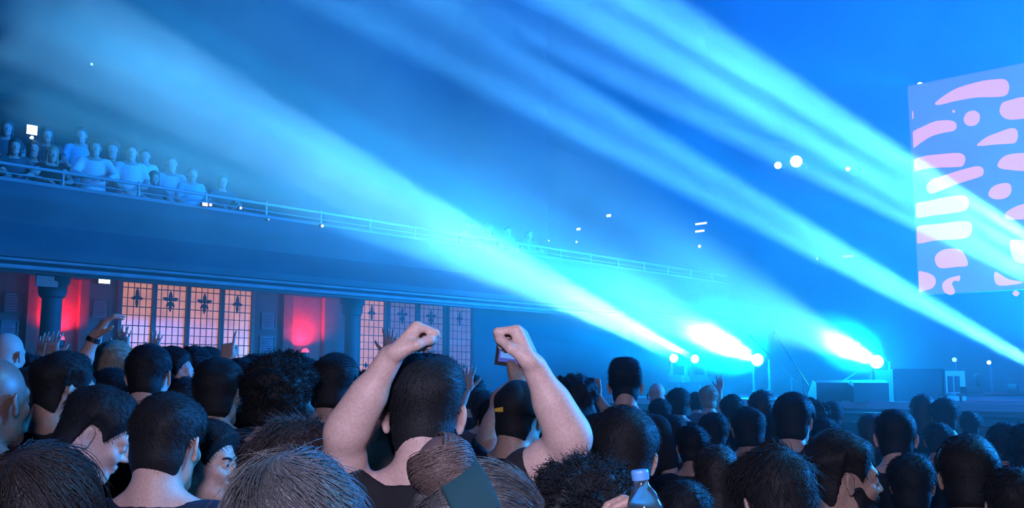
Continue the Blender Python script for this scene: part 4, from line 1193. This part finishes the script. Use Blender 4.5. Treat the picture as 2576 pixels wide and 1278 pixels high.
# headband: a band of cloth round the skull
hf = hair_fn('bun', 24)
def band(Q):
    pl = (Q - np.array((0, -.05, .05))) @ np.array((0, .78, .62))
    d = hf(Q) ; s = SKULL(Q) - .013
    return np.maximum(np.maximum(s - .008, -(s + .004)), np.abs(pl) - .038)
vs, F = net(band, *[axis_grid(a, b, [(99, .004)]) for a, b in ((-.13, .13), (-.16, .16), (-.1, .18))])
link(mesh_from('headband', (smooth_verts(vs, F, 1) * P.hs) @ P.Rh.T + P.hc, F, [C_TEAL]), 'headband', P.root, 'dark teal headband')

# young man with short fade, navy shirt, bottom left
P = stand(430, 985, 2.55, 2, (6, 8, 3), hair=.018)
build_person(P, 'short-haired man with bare nape and navy shirt seen from behind at lower left', SKIN, H_BLACK, C_NAVY, C_JEAN, 'short', 25, .005, [SHORT, FUZZ], neck_z=-.005)
nape = P
P = stand(112, 1112, 1.85, 18, (10, 0, -6), hair=.02)
build_person(P, 'person with glossy chin-length dark brown hair at the bottom left corner', SKIN, H_DARK, C_BLACK, C_JEAN, 'long', 26, .006,
             [dict(n=4200, length=.16, width=.0009, lift=.007, swirl=.25, gravity=.8, segs=8, jit=.12, zmin=-.1), dict(n=900, length=.09, width=.0009, lift=.02, swirl=.2, gravity=.6, jit=.3, zmin=-.16)],
             extra_hair=Solid().cap((-.04, -.055, .02), (-.05, -.065, -.14), .045, .03, k=.03).cap((.04, -.055, .02), (.05, -.065, -.14), .045, .03, k=.03).cap((0, -.07, .0), (0, -.08, -.15), .045, .035, k=.03).cap((-.07, .0, .03), (-.072, .0, -.11), .02, .014, k=.03).cap((.07, .0, .03), (.072, .0, -.11), .02, .014, k=.03))
P = stand(250, 966, 2.85, 66, (30, 4, 4), hair=.022, lean=(0, .12))
build_person(P, 'dark-haired man in profile bowing his head, ear and pale neck showing', SKIN, H_BLACK, C_BLACK, C_JEAN, 'short', 27, .005, [SHORT, FUZZ])
P = stand(522, 1060, 3.1, 99, (4, 0, -10), hair=.02)
build_person(P, 'person whose eye and cheek peer to the right between dark heads', SKIN, H_BLACK, C_BLACK, C_JEAN, 'full', 28, .0038, [SHORT], eyes=True)
P = stand(172, 884, 3.6, 40, (4, 4, 0), hair=.026)
build_person(P, 'man with short dark hair and pale nape turned right, under the raised arm at left', SKIN2, H_BLACK, C_BLACK, C_JEAN, 'fade', 29, .006, SHORT)
P = stand(382, 864, 4.25, 2, (2, 0, -3), hair=.024)
build_person(P, 'man with round dark hair and both ears showing, before the two left amber windows', SKIN, H_BLACK, C_BLACK, C_JEAN, 'short', 30, .006, SHORT)
ears = P
P = stand(438, 868, 4.9, 84, (0, 0, 0), hair=.024)
build_person(P, 'person in profile with face lit blue, just right of the round-haired man by the windows', SKIN, H_BLACK, C_BLACK, C_JEAN, 'short', 31, .006, SHORT)
P = stand(556, 904, 4.05, 12, (4, 0, 0), hair=.024)
build_person(P, 'dark-haired man with a sliver of nape, under the fourth amber window', SKIN2, H_BLACK, C_BLACK, C_JEAN, 'full', 32, .006, SHORT)
P = stand(705, 896, 3.75, 8, (4, 0, 2), hair=.055)
build_person(P, 'person with big curly dark hair, below the red wall lamp', SKIN, H_BLACK, C_BLACK, C_JEAN, 'curly', 33, .006, [dict(n=3000, length=.06, width=.0012, lift=.03, curl=1.3, jit=.5, zmin=-.08, segs=8)])
P = stand(845, 884, 4.2, 14, (2, 0, 0), hair=.03)
build_person(P, 'person with smooth dark hair in front of the second column', SKIN2, H_BLACK, C_BLACK, C_JEAN, 'full', 34, .006, SHORT)
P = stand(-10, 896, 2.7, 14, (0, 0, 0), hair=.004)
build_person(P, 'shaven-headed person in pale blue shirt lit blue, cut by the left edge of the picture', SKIN3, H_BLACK, C_SKY, C_JEAN, 'bald', 35, .006)
P = stand(84, 918, 3.9, 30, (4, 0, 0), hair=.024)
build_person(P, 'dark-haired man whose left ear shows, between the shaven head and the short-haired man at left', SKIN2, H_BLACK, C_BLACK, C_JEAN, 'short', 36, .0065, SHORT)
P = stand(985, 952, 2.9, -62, (2, 0, 0), hair=.026)
build_person(P, 'bearded man with glasses in profile, half hidden left of the man with raised fists', SKIN2, H_BLACK, C_BLACK, C_JEAN, 'short', 37, .0055, SHORT, glasses=M_BLACKM)
# man in a cap, filming
P = stand(1310, 956, 3.6, 34, (2, 0, 3), hair=.02)
P.arm('l', at(1262, 1010, 3.86), at(1308, 962, 3.9), (-.25, .1, 1), (.3, -.9, .2), 'grip')
build_person(P, 'man in a black cap with a small yellow patch, filming with a phone', SKIN2, H_BLACK, C_BLACK, C_JEAN, 'short', 38, .006)
capS = Solid().ell((0, -.012, .042), (.088, .107, .098), k=.02)
def capf(Q):
    d = capS(Q); shell = np.maximum(d, -(d + .006)); shell = np.maximum(shell, .016 - Q[:, 2] + .12 * Q[:, 1])
    x, y = Q[:, 0], Q[:, 1]
    brim = np.maximum(np.abs(Q[:, 2] - (.05 - .25 * (y - .08) - 5 * x * x)) - .003, np.sqrt(x ** 2 + (y - .085) ** 2) - .074)
    return np.minimum(shell, np.maximum(brim, .07 - y))
vs, F = net(capf, *[axis_grid(a, b, [(99, .0045)]) for a, b in ((-.13, .13), (-.15, .2), (-.08, .17))])
cap = link(mesh_from('cap', (smooth_verts(vs, F, 1) * P.hs) @ P.Rh.T + P.hc, F, [C_BLACK]), 'cap', P.root, 'black cap')
patch = MB()
pc = np.array((-.022, -.117, .064))
cor = [np.array((-.036, -.1155, .022)), np.array((.002, -.1205, .024)), np.array((.002, -.1215, .042)), np.array((-.038, -.1155, .034))]
V = [Vector((q * P.hs) @ P.Rh.T + P.hc) for q in cor] + [Vector(((q + np.array((0, -.004, .001))) * P.hs) @ P.Rh.T + P.hc) for q in cor]
patch._add(V, [(0, 1, 2, 3), (7, 6, 5, 4), (0, 4, 5, 1), (1, 5, 6, 2), (2, 6, 7, 3), (3, 7, 4, 0)])
pt = patch.build('patch', mat('yellow_patch', (.75, .45, .05), .7), cap, 'small yellow patch')
capman = P
# the phone
c = at(1283, 890, 3.9)
ph = empty('smartphone', c); tag(ph, 'phone held up sideways with a lit blue and pink screen, beside the right raised fist', 'phone')
tl = math.radians(-7); ax_ = (Vector((math.cos(tl), 0, math.sin(tl))), Vector((0, 1, 0)), Vector((-math.sin(tl), 0, math.cos(tl))))
under(ph, MB().box(c, (.058, .006, .051), ax_)).build('body', M_DARKBOX, ph)
sc = MB().box(c - ax_[1] * .0068, (.045, .0012, .036), ax_, 0)
sc.box(c - ax_[1] * .0085 + ax_[0] * .02 + ax_[2] * .018, (.016, .0005, .012), ax_, 1)
sc.box(c - ax_[1] * .0085 - ax_[0] * .006 - ax_[2] * .008, (.032, .0005, .012), ax_, 2)
under(ph, sc).build('display', [glow('phone_blue', (.03, .06, .5), .8), glow('phone_pink', (.9, .1, .6), .9), glow('phone_sky', (.1, .35, 1), .8)], ph)

P = stand(1572, 898, 5.4, 6, (2, 2, 0), hair=.045)
build_person(P, 'man with a tall flat-topped haircut standing out against the glare of the lamps', SKIN, H_BLACK, C_BLACK, C_JEAN, 'flat', 39, .006, [dict(SHORT, length=.02), FUZZ])
P = stand(1568, 1024, 2.75, 12, (6, 0, 7), hair=.024)
build_person(P, 'person with large round dark head and navy top, in front of the flat-topped man', SKIN, H_BLACK, C_NAVY, C_JEAN, 'full', 40, .0055, [SHORT, FUZZ])
P = stand(1478, 1172, 1.92, 10, (6, 0, 0), hair=.05)
P.arm('r', at(1720, 1560, 1.72), at(1668, 1425, 1.68), (-.3, .1, 1), (1, 0, .2), 'grip')
build_person(P, 'person with curly black hair at the bottom edge, right of the raised right arm', SKIN2, H_BLACK, C_BLACK, C_JEAN, 'curly', 41, .0055, [dict(n=3400, length=.06, width=.0012, lift=.03, curl=1.4, jit=.5, zmin=-.08, segs=8)])
# bottle held up at the bottom edge
b = at(1626, 1312, 1.62)
bt = empty('bottle', b); tag(bt, 'shiny clear bottle with a cap, catching blue light at the bottom edge', 'bottle')
GLASS = mat('clear_bottle', (.6, .8, .95), .06, .6); GLASS.node_tree.nodes['Principled BSDF'].inputs['Transmission Weight'].default_value = .95
dB = Vector((-.12, 0, 1)).normalized()
under(bt, MB().lathe(b - dB * .12, dB, [(0, .028), (.005, .032), (.04, .033), (.045, .031), (.05, .033), (.11, .033), (.115, .031), (.12, .033), (.145, .030), (.165, .022), (.18, .013), (.19, .0125)], 28)).build('bottle_body', GLASS, bt, smooth=True)
under(bt, MB().lathe(b - dB * .12, dB, [(.188, .0145), (.2, .015), (.204, .014)], 20)).build('bottle_cap', mat('bottle_cap_plastic', (.1, .3, .6), .4), bt)

P = stand(1938, 1120, 2.35, -22, (16, 0, -4), hair=.026)
build_person(P, 'person with dark blue-rimmed hair at the bottom edge, left of the bearded profile', SKIN, H_BLACK, C_BLACK, C_JEAN, 'full', 42, .0055, [SHORT, dict(n=1500, length=.05, width=.0008, lift=.02, swirl=.3)])
P = stand(2118, 1082, 2.85, 88, (3, 0, 0), hair=.028)
build_person(P, 'bearded dark-haired man in right profile with ear and nose showing, bottom right', SKIN2, H_BLACK, C_BLACK, C_JEAN, 'fade', 43, .005, [SHORT], eyes=True)
beard = Solid().ell((0, .045, -.075), (.056, .05, .04), k=.02).cap((-.056, .02, -.03), (-.05, .045, -.075), .014, k=.02).cap((.056, .02, -.03), (.05, .045, -.075), .014, k=.02).cap((-.02, .09, -.05), (.02, .09, -.05), .008, k=.01)
hd_ = head_solid(ears=False)
wnb = wave_noise(3, 130)
def bf(Q): return np.maximum(hd_(Q) - .005 - .0018 * wnb(Q), beard(Q) - .006)
vs, F = net(bf, *[axis_grid(a, c2, [(99, .0045)]) for a, c2 in ((-.09, .09), (-.02, .13), (-.14, .0))])
link(mesh_from('beard', (vs * P.hs) @ P.Rh.T + P.hc, F, [H_BLACK]), 'beard', P.root)
P = stand(2428, 1094, 3.1, 16, (4, 0, 0), hair=.024)
build_person(P, 'person with large smooth dark head at bottom right, nape barely lit', SKIN2, H_BLACK, C_BLACK, C_JEAN, 'full', 44, .006, [SHORT])
P = stand(2250, 1024, 4.3, 22, (2, 0, 0), hair=.026)
build_person(P, 'dark round head with a lit ear between bearded profile and stage cabinet', SKIN, H_BLACK, C_BLACK, C_JEAN, 'short', 45, .0065, SHORT)
P = stand(1997, 984, 4.8, 36, (6, 0, 0), hair=.034)
build_person(P, 'person with thick dark hair and a strip of pale neck, above the bearded profile', SKIN, H_BLACK, C_BLACK, C_JEAN, 'full', 46, .0065, SHORT)
P = stand(1880, 1020, 5.5, 8, (2, 0, 0), hair=.03)
build_person(P, 'person with straight dark hair and a faint strip of nape, left of the thick-haired person', SKIN2, H_BLACK, C_BLACK, C_JEAN, 'full', 47, .0065, SHORT)
P = stand(1448, 948, 5.6, 6, (0, 0, 0), hair=.035)
P.arm_up('l', 'relaxed', out=.30, up=.24, spread=-.06); P.arm_up('r', 'fist', out=.26, up=.22, spread=-.12)
build_person(P, 'dark figure with fluffy hair and both hands up, left of the flat-topped man', SKIN2, H_BLACK, C_BLACK, C_JEAN, 'curly', 48, .0065, dict(SHORT, lift=.02))
# raised arm with a watch at left
P = stand(196, 925, 5.0, 20, (0, 0, 0))
P.arm('l', at(186, 965, 4.9), at(240, 842, 4.9), (.55, 0, .8), (-.6, -.6, .5), 'relaxed')
build_person(P, 'person raising a bare forearm with a watch, left of the first amber window', SKIN, H_BLACK, C_BLACK, C_JEAN, 'short', 49, .006)
w_ = P.arms['l']; wp = Vector(w_[1]) * .9 + Vector(w_[0]) * .1; wd = (Vector(w_[1]) - Vector(w_[0])).normalized()
MB().lathe(wp, wd, [(-.012, .031), (-.012, .035), (.012, .034), (.012, .030)], 18).build('watch_strap', M_BLACKM, P.root, smooth=True)
# ------------------------------------------------------------------ further crowd: a few kinds of people, each copied with its parts
PROTO = {}
def proto(key, style, hm, shirt, arms=None, skin=SKIN2, head=(2, 0, 0), **kw):
    P = Person((0, 0), 0, 1.72, head)
    for sd, pose, kwargs in (arms or []): P.arm_up(sd, pose, **kwargs)
    r = build_person(P, 'person in the crowd', skin, hm, shirt, C_JEAN, style, 60 + len(PROTO), .0085, strand=None if style in ('bald',) else [dict(n=1300, length=.035 if style != 'curly' else .055, width=.0011, lift=.012, swirl=.4, zmin=-.06 if style == 'long' else .0, jit=.35, segs=4, curl=1.2 if style == 'curly' else 0)], **kw)
    PROTO[key] = [r, HAIR[style]['top'] if style in HAIR else 0, False]
proto('short', 'short', H_BLACK, C_BLACK); proto('full', 'full', H_BLACK, C_BLACK); proto('curly', 'curly', H_BLACK, C_NAVY)
proto('long', 'long', H_DARK, C_BLACK, extra_hair=Solid().cap((-.04, -.055, .02), (-.05, -.065, -.18), .045, .03, k=.03).cap((.04, -.055, .02), (.05, -.065, -.18), .045, .03, k=.03).cap((0, -.07, .0), (0, -.08, -.19), .045, .035, k=.03).cap((-.07, .0, .03), (-.072, .0, -.15), .02, .014, k=.03).cap((.07, .0, .03), (.072, .0, -.15), .02, .014, k=.03))
proto('blond', 'full', H_BLOND, C_GREY, skin=SKIN); proto('hood', 'short', H_BLACK, C_WHITE, hood=True, long_sleeve=True)
proto('bald', 'bald', H_BLACK, C_GREY, skin=SKIN)
proto('hand', 'short', H_BLACK, C_BLACK, [('r', 'open', dict(out=.26, up=.34, spread=.05))], skin=SKIN)
proto('hands', 'full', H_DARK, C_GREY, [('l', 'open', dict(out=.28, up=.32, spread=-.08)), ('r', 'open', dict(out=.28, up=.36, spread=.02))], skin=SKIN)
proto('point', 'short', H_BLACK, C_BLACK, [('l', 'point', dict(out=.26, up=.30, spread=-.03))], skin=SKIN)
proto('phone', 'full', H_BLACK, C_BLACK, [('l', 'grip', dict(out=.3, up=.17, spread=-.26)), ('r', 'grip', dict(out=.3, up=.17, spread=-.26))])
def put(key, px, top, Y, yaw, label, group=None):
    src, th, used = PROTO[key]
    P = stand(px, top, Y, yaw, (2, 0, 0), hair=th)
    if not used:
        PROTO[key][2] = True
        src.location = (P.xy[0], P.xy[1], 0); src.rotation_euler = (0, 0, P.rz); s = P.h / 1.72; src.scale = (s, s, s); src['label'] = label
        if group: src['group'] = group
        return src
    return copy_person(src, P.xy, yaw, P.h, 1.72, label, group)
MID = 'dark heads deep in the crowd'
for a in [
 # right of the flat-topped man, along the stage
 ('bald', 1652, 964, 9.12, 10, 'pale cropped head against the cyan glare, first right of the flat-topped man'),
 ('hood', 1660, 1002, 7.68, 12, 'person in a white hooded top, right below the pale cropped head'),
 ('full', 1706, 976, 8.28, 14, 'round dark head against the cyan glare, right of the pale cropped head'),
 ('blond', 1782, 970, 9.84, 10, 'light-haired head against the cyan glare, below a raised hand'),
 ('hand', 1752, 985, 10.32, 10, 'person lifting one open hand into the cyan glare, beside the light-haired head'),
 ('phone', 1840, 992, 7.92, 12, 'person with both bent arms over the head taking a picture'),
 ('long', 1916, 982, 6.92, 16, 'long dark-haired person right of the one taking a picture'),
 ('full', 1795, 1034, 5.98, 8, 'dark head below the light-haired head, in front of the white hooded top'),
 ('curly', 2040, 1000, 7.20, 20, 'curly dark head partly behind the thick-haired person'),
 ('full', 2092, 1008, 7.92, 24, 'dark head with a blue rim, left of the low monitor wedges'),
 ('short', 2076, 1046, 5.86, 24, 'dark head just below the blue-rimmed one beside the thick-haired person'),
 ('long', 2322, 992, 7.25, 26, 'dark long-haired head in front of the dark cabinet, left of a close pair'),
 ('full', 2374, 1000, 6.84, 22, 'dark head in front of the dark cabinet, right of a close pair'),
 ('long', 2192, 1036, 6.48, 26, 'dark long-haired head left of the round head with the lit ear'),
 ('short', 2360, 1056, 5.78, 28, 'dark head with a blue rim over the large smooth head'),
 ('full', 2525, 1058, 5.40, 30, 'dark head with a blue rim at the right, under the stage edge'),
 ('curly', 2590, 1062, 4.68, 30, 'dark curly head cut by the right edge'),
 ('hand', 2492, 1150, 4.20, 24, 'person lifting a lit hand at the right edge, beside the large smooth head'),
 ('short', 2440, 1030, 7.68, 28, 'small dark head under the dark low table'),
 ('full', 1950, 1032, 6.24, 20, 'dark head between the straight-haired and the thick-haired person'),
 ('short', 1742, 1062, 4.94, 10, 'dark head right of the large round head in the navy top'),
 ('full', 1690, 1040, 5.60, 10, 'dark head half hidden right of the flat-topped man'),
 ('long', 1800, 1110, 3.72, 6, 'long dark-haired person in the dark gap left of the blue-rimmed hair'),
 ('short', 2552, 1160, 2.75, 24, 'dark head at the bottom right corner'),
 ('full', 2290, 1130, 3.72, 24, 'dark head between the bearded profile and the large smooth head'),
 ('short', 1720, 1190, 2.89, 10, 'dark head at the bottom edge right of the navy top'),
 # middle, around the man with raised fists
 ('hands', 1222, 982, 6.48, 6, 'person with both open hands up, right of the man with raised fists'),
 ('full', 1184, 946, 6.96, 8, 'dark head in front of the open hands, right of the man with raised fists'),
 ('short', 1245, 1000, 5.29, 10, 'dark head left of the capped man'),
 ('full', 1392, 1000, 4.93, 12, 'dark head between the capped man and the fluffy-haired figure'),
 ('short', 1490, 985, 6.28, 10, 'dark head left behind the flat-topped man'),
 ('hand', 862, 912, 5.86, -10, 'person holding up an open hand lit cyan, before the second group of windows'),
 ('full', 930, 935, 4.97, 10, 'dark head behind the left forearm of the man with raised fists'),
 # left, in front of the windows and the red niches
 ('blond', 292, 866, 5.78, 12, 'light curly-topped head before the first amber window'),
 ('bald', 20, 846, 6.00, 10, 'bare pale head lit blue at the left edge'),
 ('full', 52, 892, 6.72, 40, 'small face lit blue, right of the bare pale head'),
 ('hands', 96, 900, 7.44, 10, 'person with both open hands up in front of the red wall lamp at left'),
 ('hands', 165, 905, 6.44, -8, 'person with open hands crossing the red glow beside the round column'),
 ('hand', 252, 905, 7.78, 8, 'person with one open hand up between the raised watch arm and the first window'),
 ('short', 492, 876, 6.24, 10, 'dark head before the third amber window'),
 ('point', 612, 905, 5.57, 6, 'person pointing a finger up before the fourth amber window'),
 ('full', 524, 880, 7.20, 10, 'dark head before the gap of the third and fourth amber windows'),
 ('full', 640, 898, 5.98, 10, 'dark head before the wall right of the fourth amber window'),
 ('short', 770, 905, 5.28, 10, 'dark head right below the red wall lamp'),
 ('full', 280, 930, 5.38, 10, 'dark head left of the round-haired man by the windows'),
 ('short', 470, 950, 4.61, 10, 'dark head between the round-haired man and the man with a sliver of nape'),
 ('full', 905, 990, 3.94, 10, 'dark head left of the raised left forearm'),
]: put(*a)

# ------------------------------------------------------------------ people on the balcony
BPROTO = {}
def bproto(key, style, hm, shirt, arms, skin=SKIN, **kw):
    P = Person((0, 0), 0, 1.70, (6, 0, 0))
    for a in arms: P.arm(*a, world=False)
    r = build_person(P, 'person on the balcony', skin, hm, shirt, kw.pop('trousers', C_JEAN), style, 90 + len(BPROTO), .010, **kw)
    BPROTO[key] = [r, False]
RAILARMS = [('l', (-.27, .12, 1.18), (-.16, .36, 1.10), (.7, .7, -.1), (0, .2, 1), 'relaxed'), ('r', (.27, .12, 1.18), (.16, .36, 1.10), (-.7, .7, -.1), (0, .2, 1), 'relaxed')]
CLASP = [('l', (-.24, .05, 1.14), (-.06, .24, .98), (.8, .3, -.5), (0, 1, .3), 'relaxed'), ('r', (.24, .05, 1.14), (.06, .24, .98), (-.8, .3, -.5), (0, 1, .3), 'relaxed')]
bproto('white', 'short', H_DARK, C_WHITE, RAILARMS, trousers=C_WHITE, long_sleeve=True)
bproto('tee', 'short', H_DARK, C_WHITE, CLASP)
LONGX = Solid().cap((-.04, -.055, .02), (-.05, -.065, -.2), .045, .03, k=.03).cap((.04, -.055, .02), (.05, -.065, -.2), .045, .03, k=.03).cap((-.072, .01, .03), (-.08, .03, -.2), .022, .018, k=.03).cap((.072, .01, .03), (.08, .03, -.2), .022, .018, k=.03)
bproto('woman', 'long', H_BROWN, C_GREY, RAILARMS, extra_hair=LONGX)
bproto('vest', 'long', H_BLOND, C_BLACK, RAILARMS, extra_hair=LONGX, sleeve=.05)
bproto('pale', 'short', H_BROWN, C_SKY, CLASP)
def bput(key, px, top, v, yaw, floor, label, group=None):
    u, vv, zt = on_v(px, top, v)
    h = zt - floor - .01
    src, used = BPROTO[key]; p = H(u, v, floor)
    if not used: BPROTO[key][1] = True; r = src; s = h / 1.72; r.location = p; r.rotation_euler = (0, 0, -math.radians(yaw)); r.scale = (s, s, s); r['label'] = label
    else: r = copy_person(src, (p.x, p.y), yaw, h, 1.72, label); r.location = p
    if group: r['group'] = group
    return r
for a in [('woman', 40, 345, -13.98, 150, 3.5, 'woman with long brown hair leaning on the balcony rail, below the floodlight at left'),
 ('vest', 132, 366, -13.98, 140, 3.5, 'fair-haired woman with bare arms leaning on the balcony rail, left of the white-clad man'),
 ('white', 240, 348, -13.98, 148, 3.5, 'man all in white with long sleeves leaning on the balcony rail'),
 ('tee', 331, 360, -13.98, 150, 3.5, 'man in white T-shirt with hands clasped at the balcony rail, right of the white-clad man'),
 ('pale', 205, 318, -16.3, 150, 4.12, 'man in pale shirt standing on the tier behind the white-clad man'),
 ('woman', 284, 352, -15.2, 155, 3.5, 'dim figure with long hair between the two men in white'),
 ('vest', -24, 362, -13.98, 150, 3.5, 'woman at the left end of the balcony rail, cut by the edge'),
 ('woman', 388, 428, -13.98, 135, 3.5, 'small dim figure leaning low on the balcony rail, right of the T-shirt man'),
 ('tee', 432, 388, -14.9, 150, 3.5, 'dim man in light shirt behind the balcony rail, second right of the T-shirt man'),
 ('pale', 484, 418, -13.98, 145, 3.5, 'dim figure at the balcony rail above the pinkish pair of lamps'),
 ('woman', 560, 436, -14.1, 145, 3.5, 'dim long-haired figure on the balcony where the broad beam crosses the rail'),
 ('woman', 86, 350, -15.3, 150, 3.5, 'dim dark figure behind the rail between the two leaning women'),
 ('tee', 366, 372, -16.4, 150, 4.12, 'dim figure on the tier behind and right of the T-shirt man'),
 ('woman', 120, 318, -16.4, 150, 4.12, 'dim figure on the tier right of the floodlight'),
 ('woman', 20, 300, -16.4, 150, 4.12, 'dim figure on the tier left of the floodlight'),
]: bput(*a)
for i, (px, top, v) in enumerate([(1180, 548, -14), (1230, 560, -14), (1275, 566, -14.1), (1330, 575, -14)]):
    bput('woman' if i % 2 else 'pale', px, top, v, 150, 3.5, 'faint figure in the haze at the far end of the balcony', 'faint figures at the far end of the balcony')
# dark printed band on the white-clad man's chest is part of his shirt
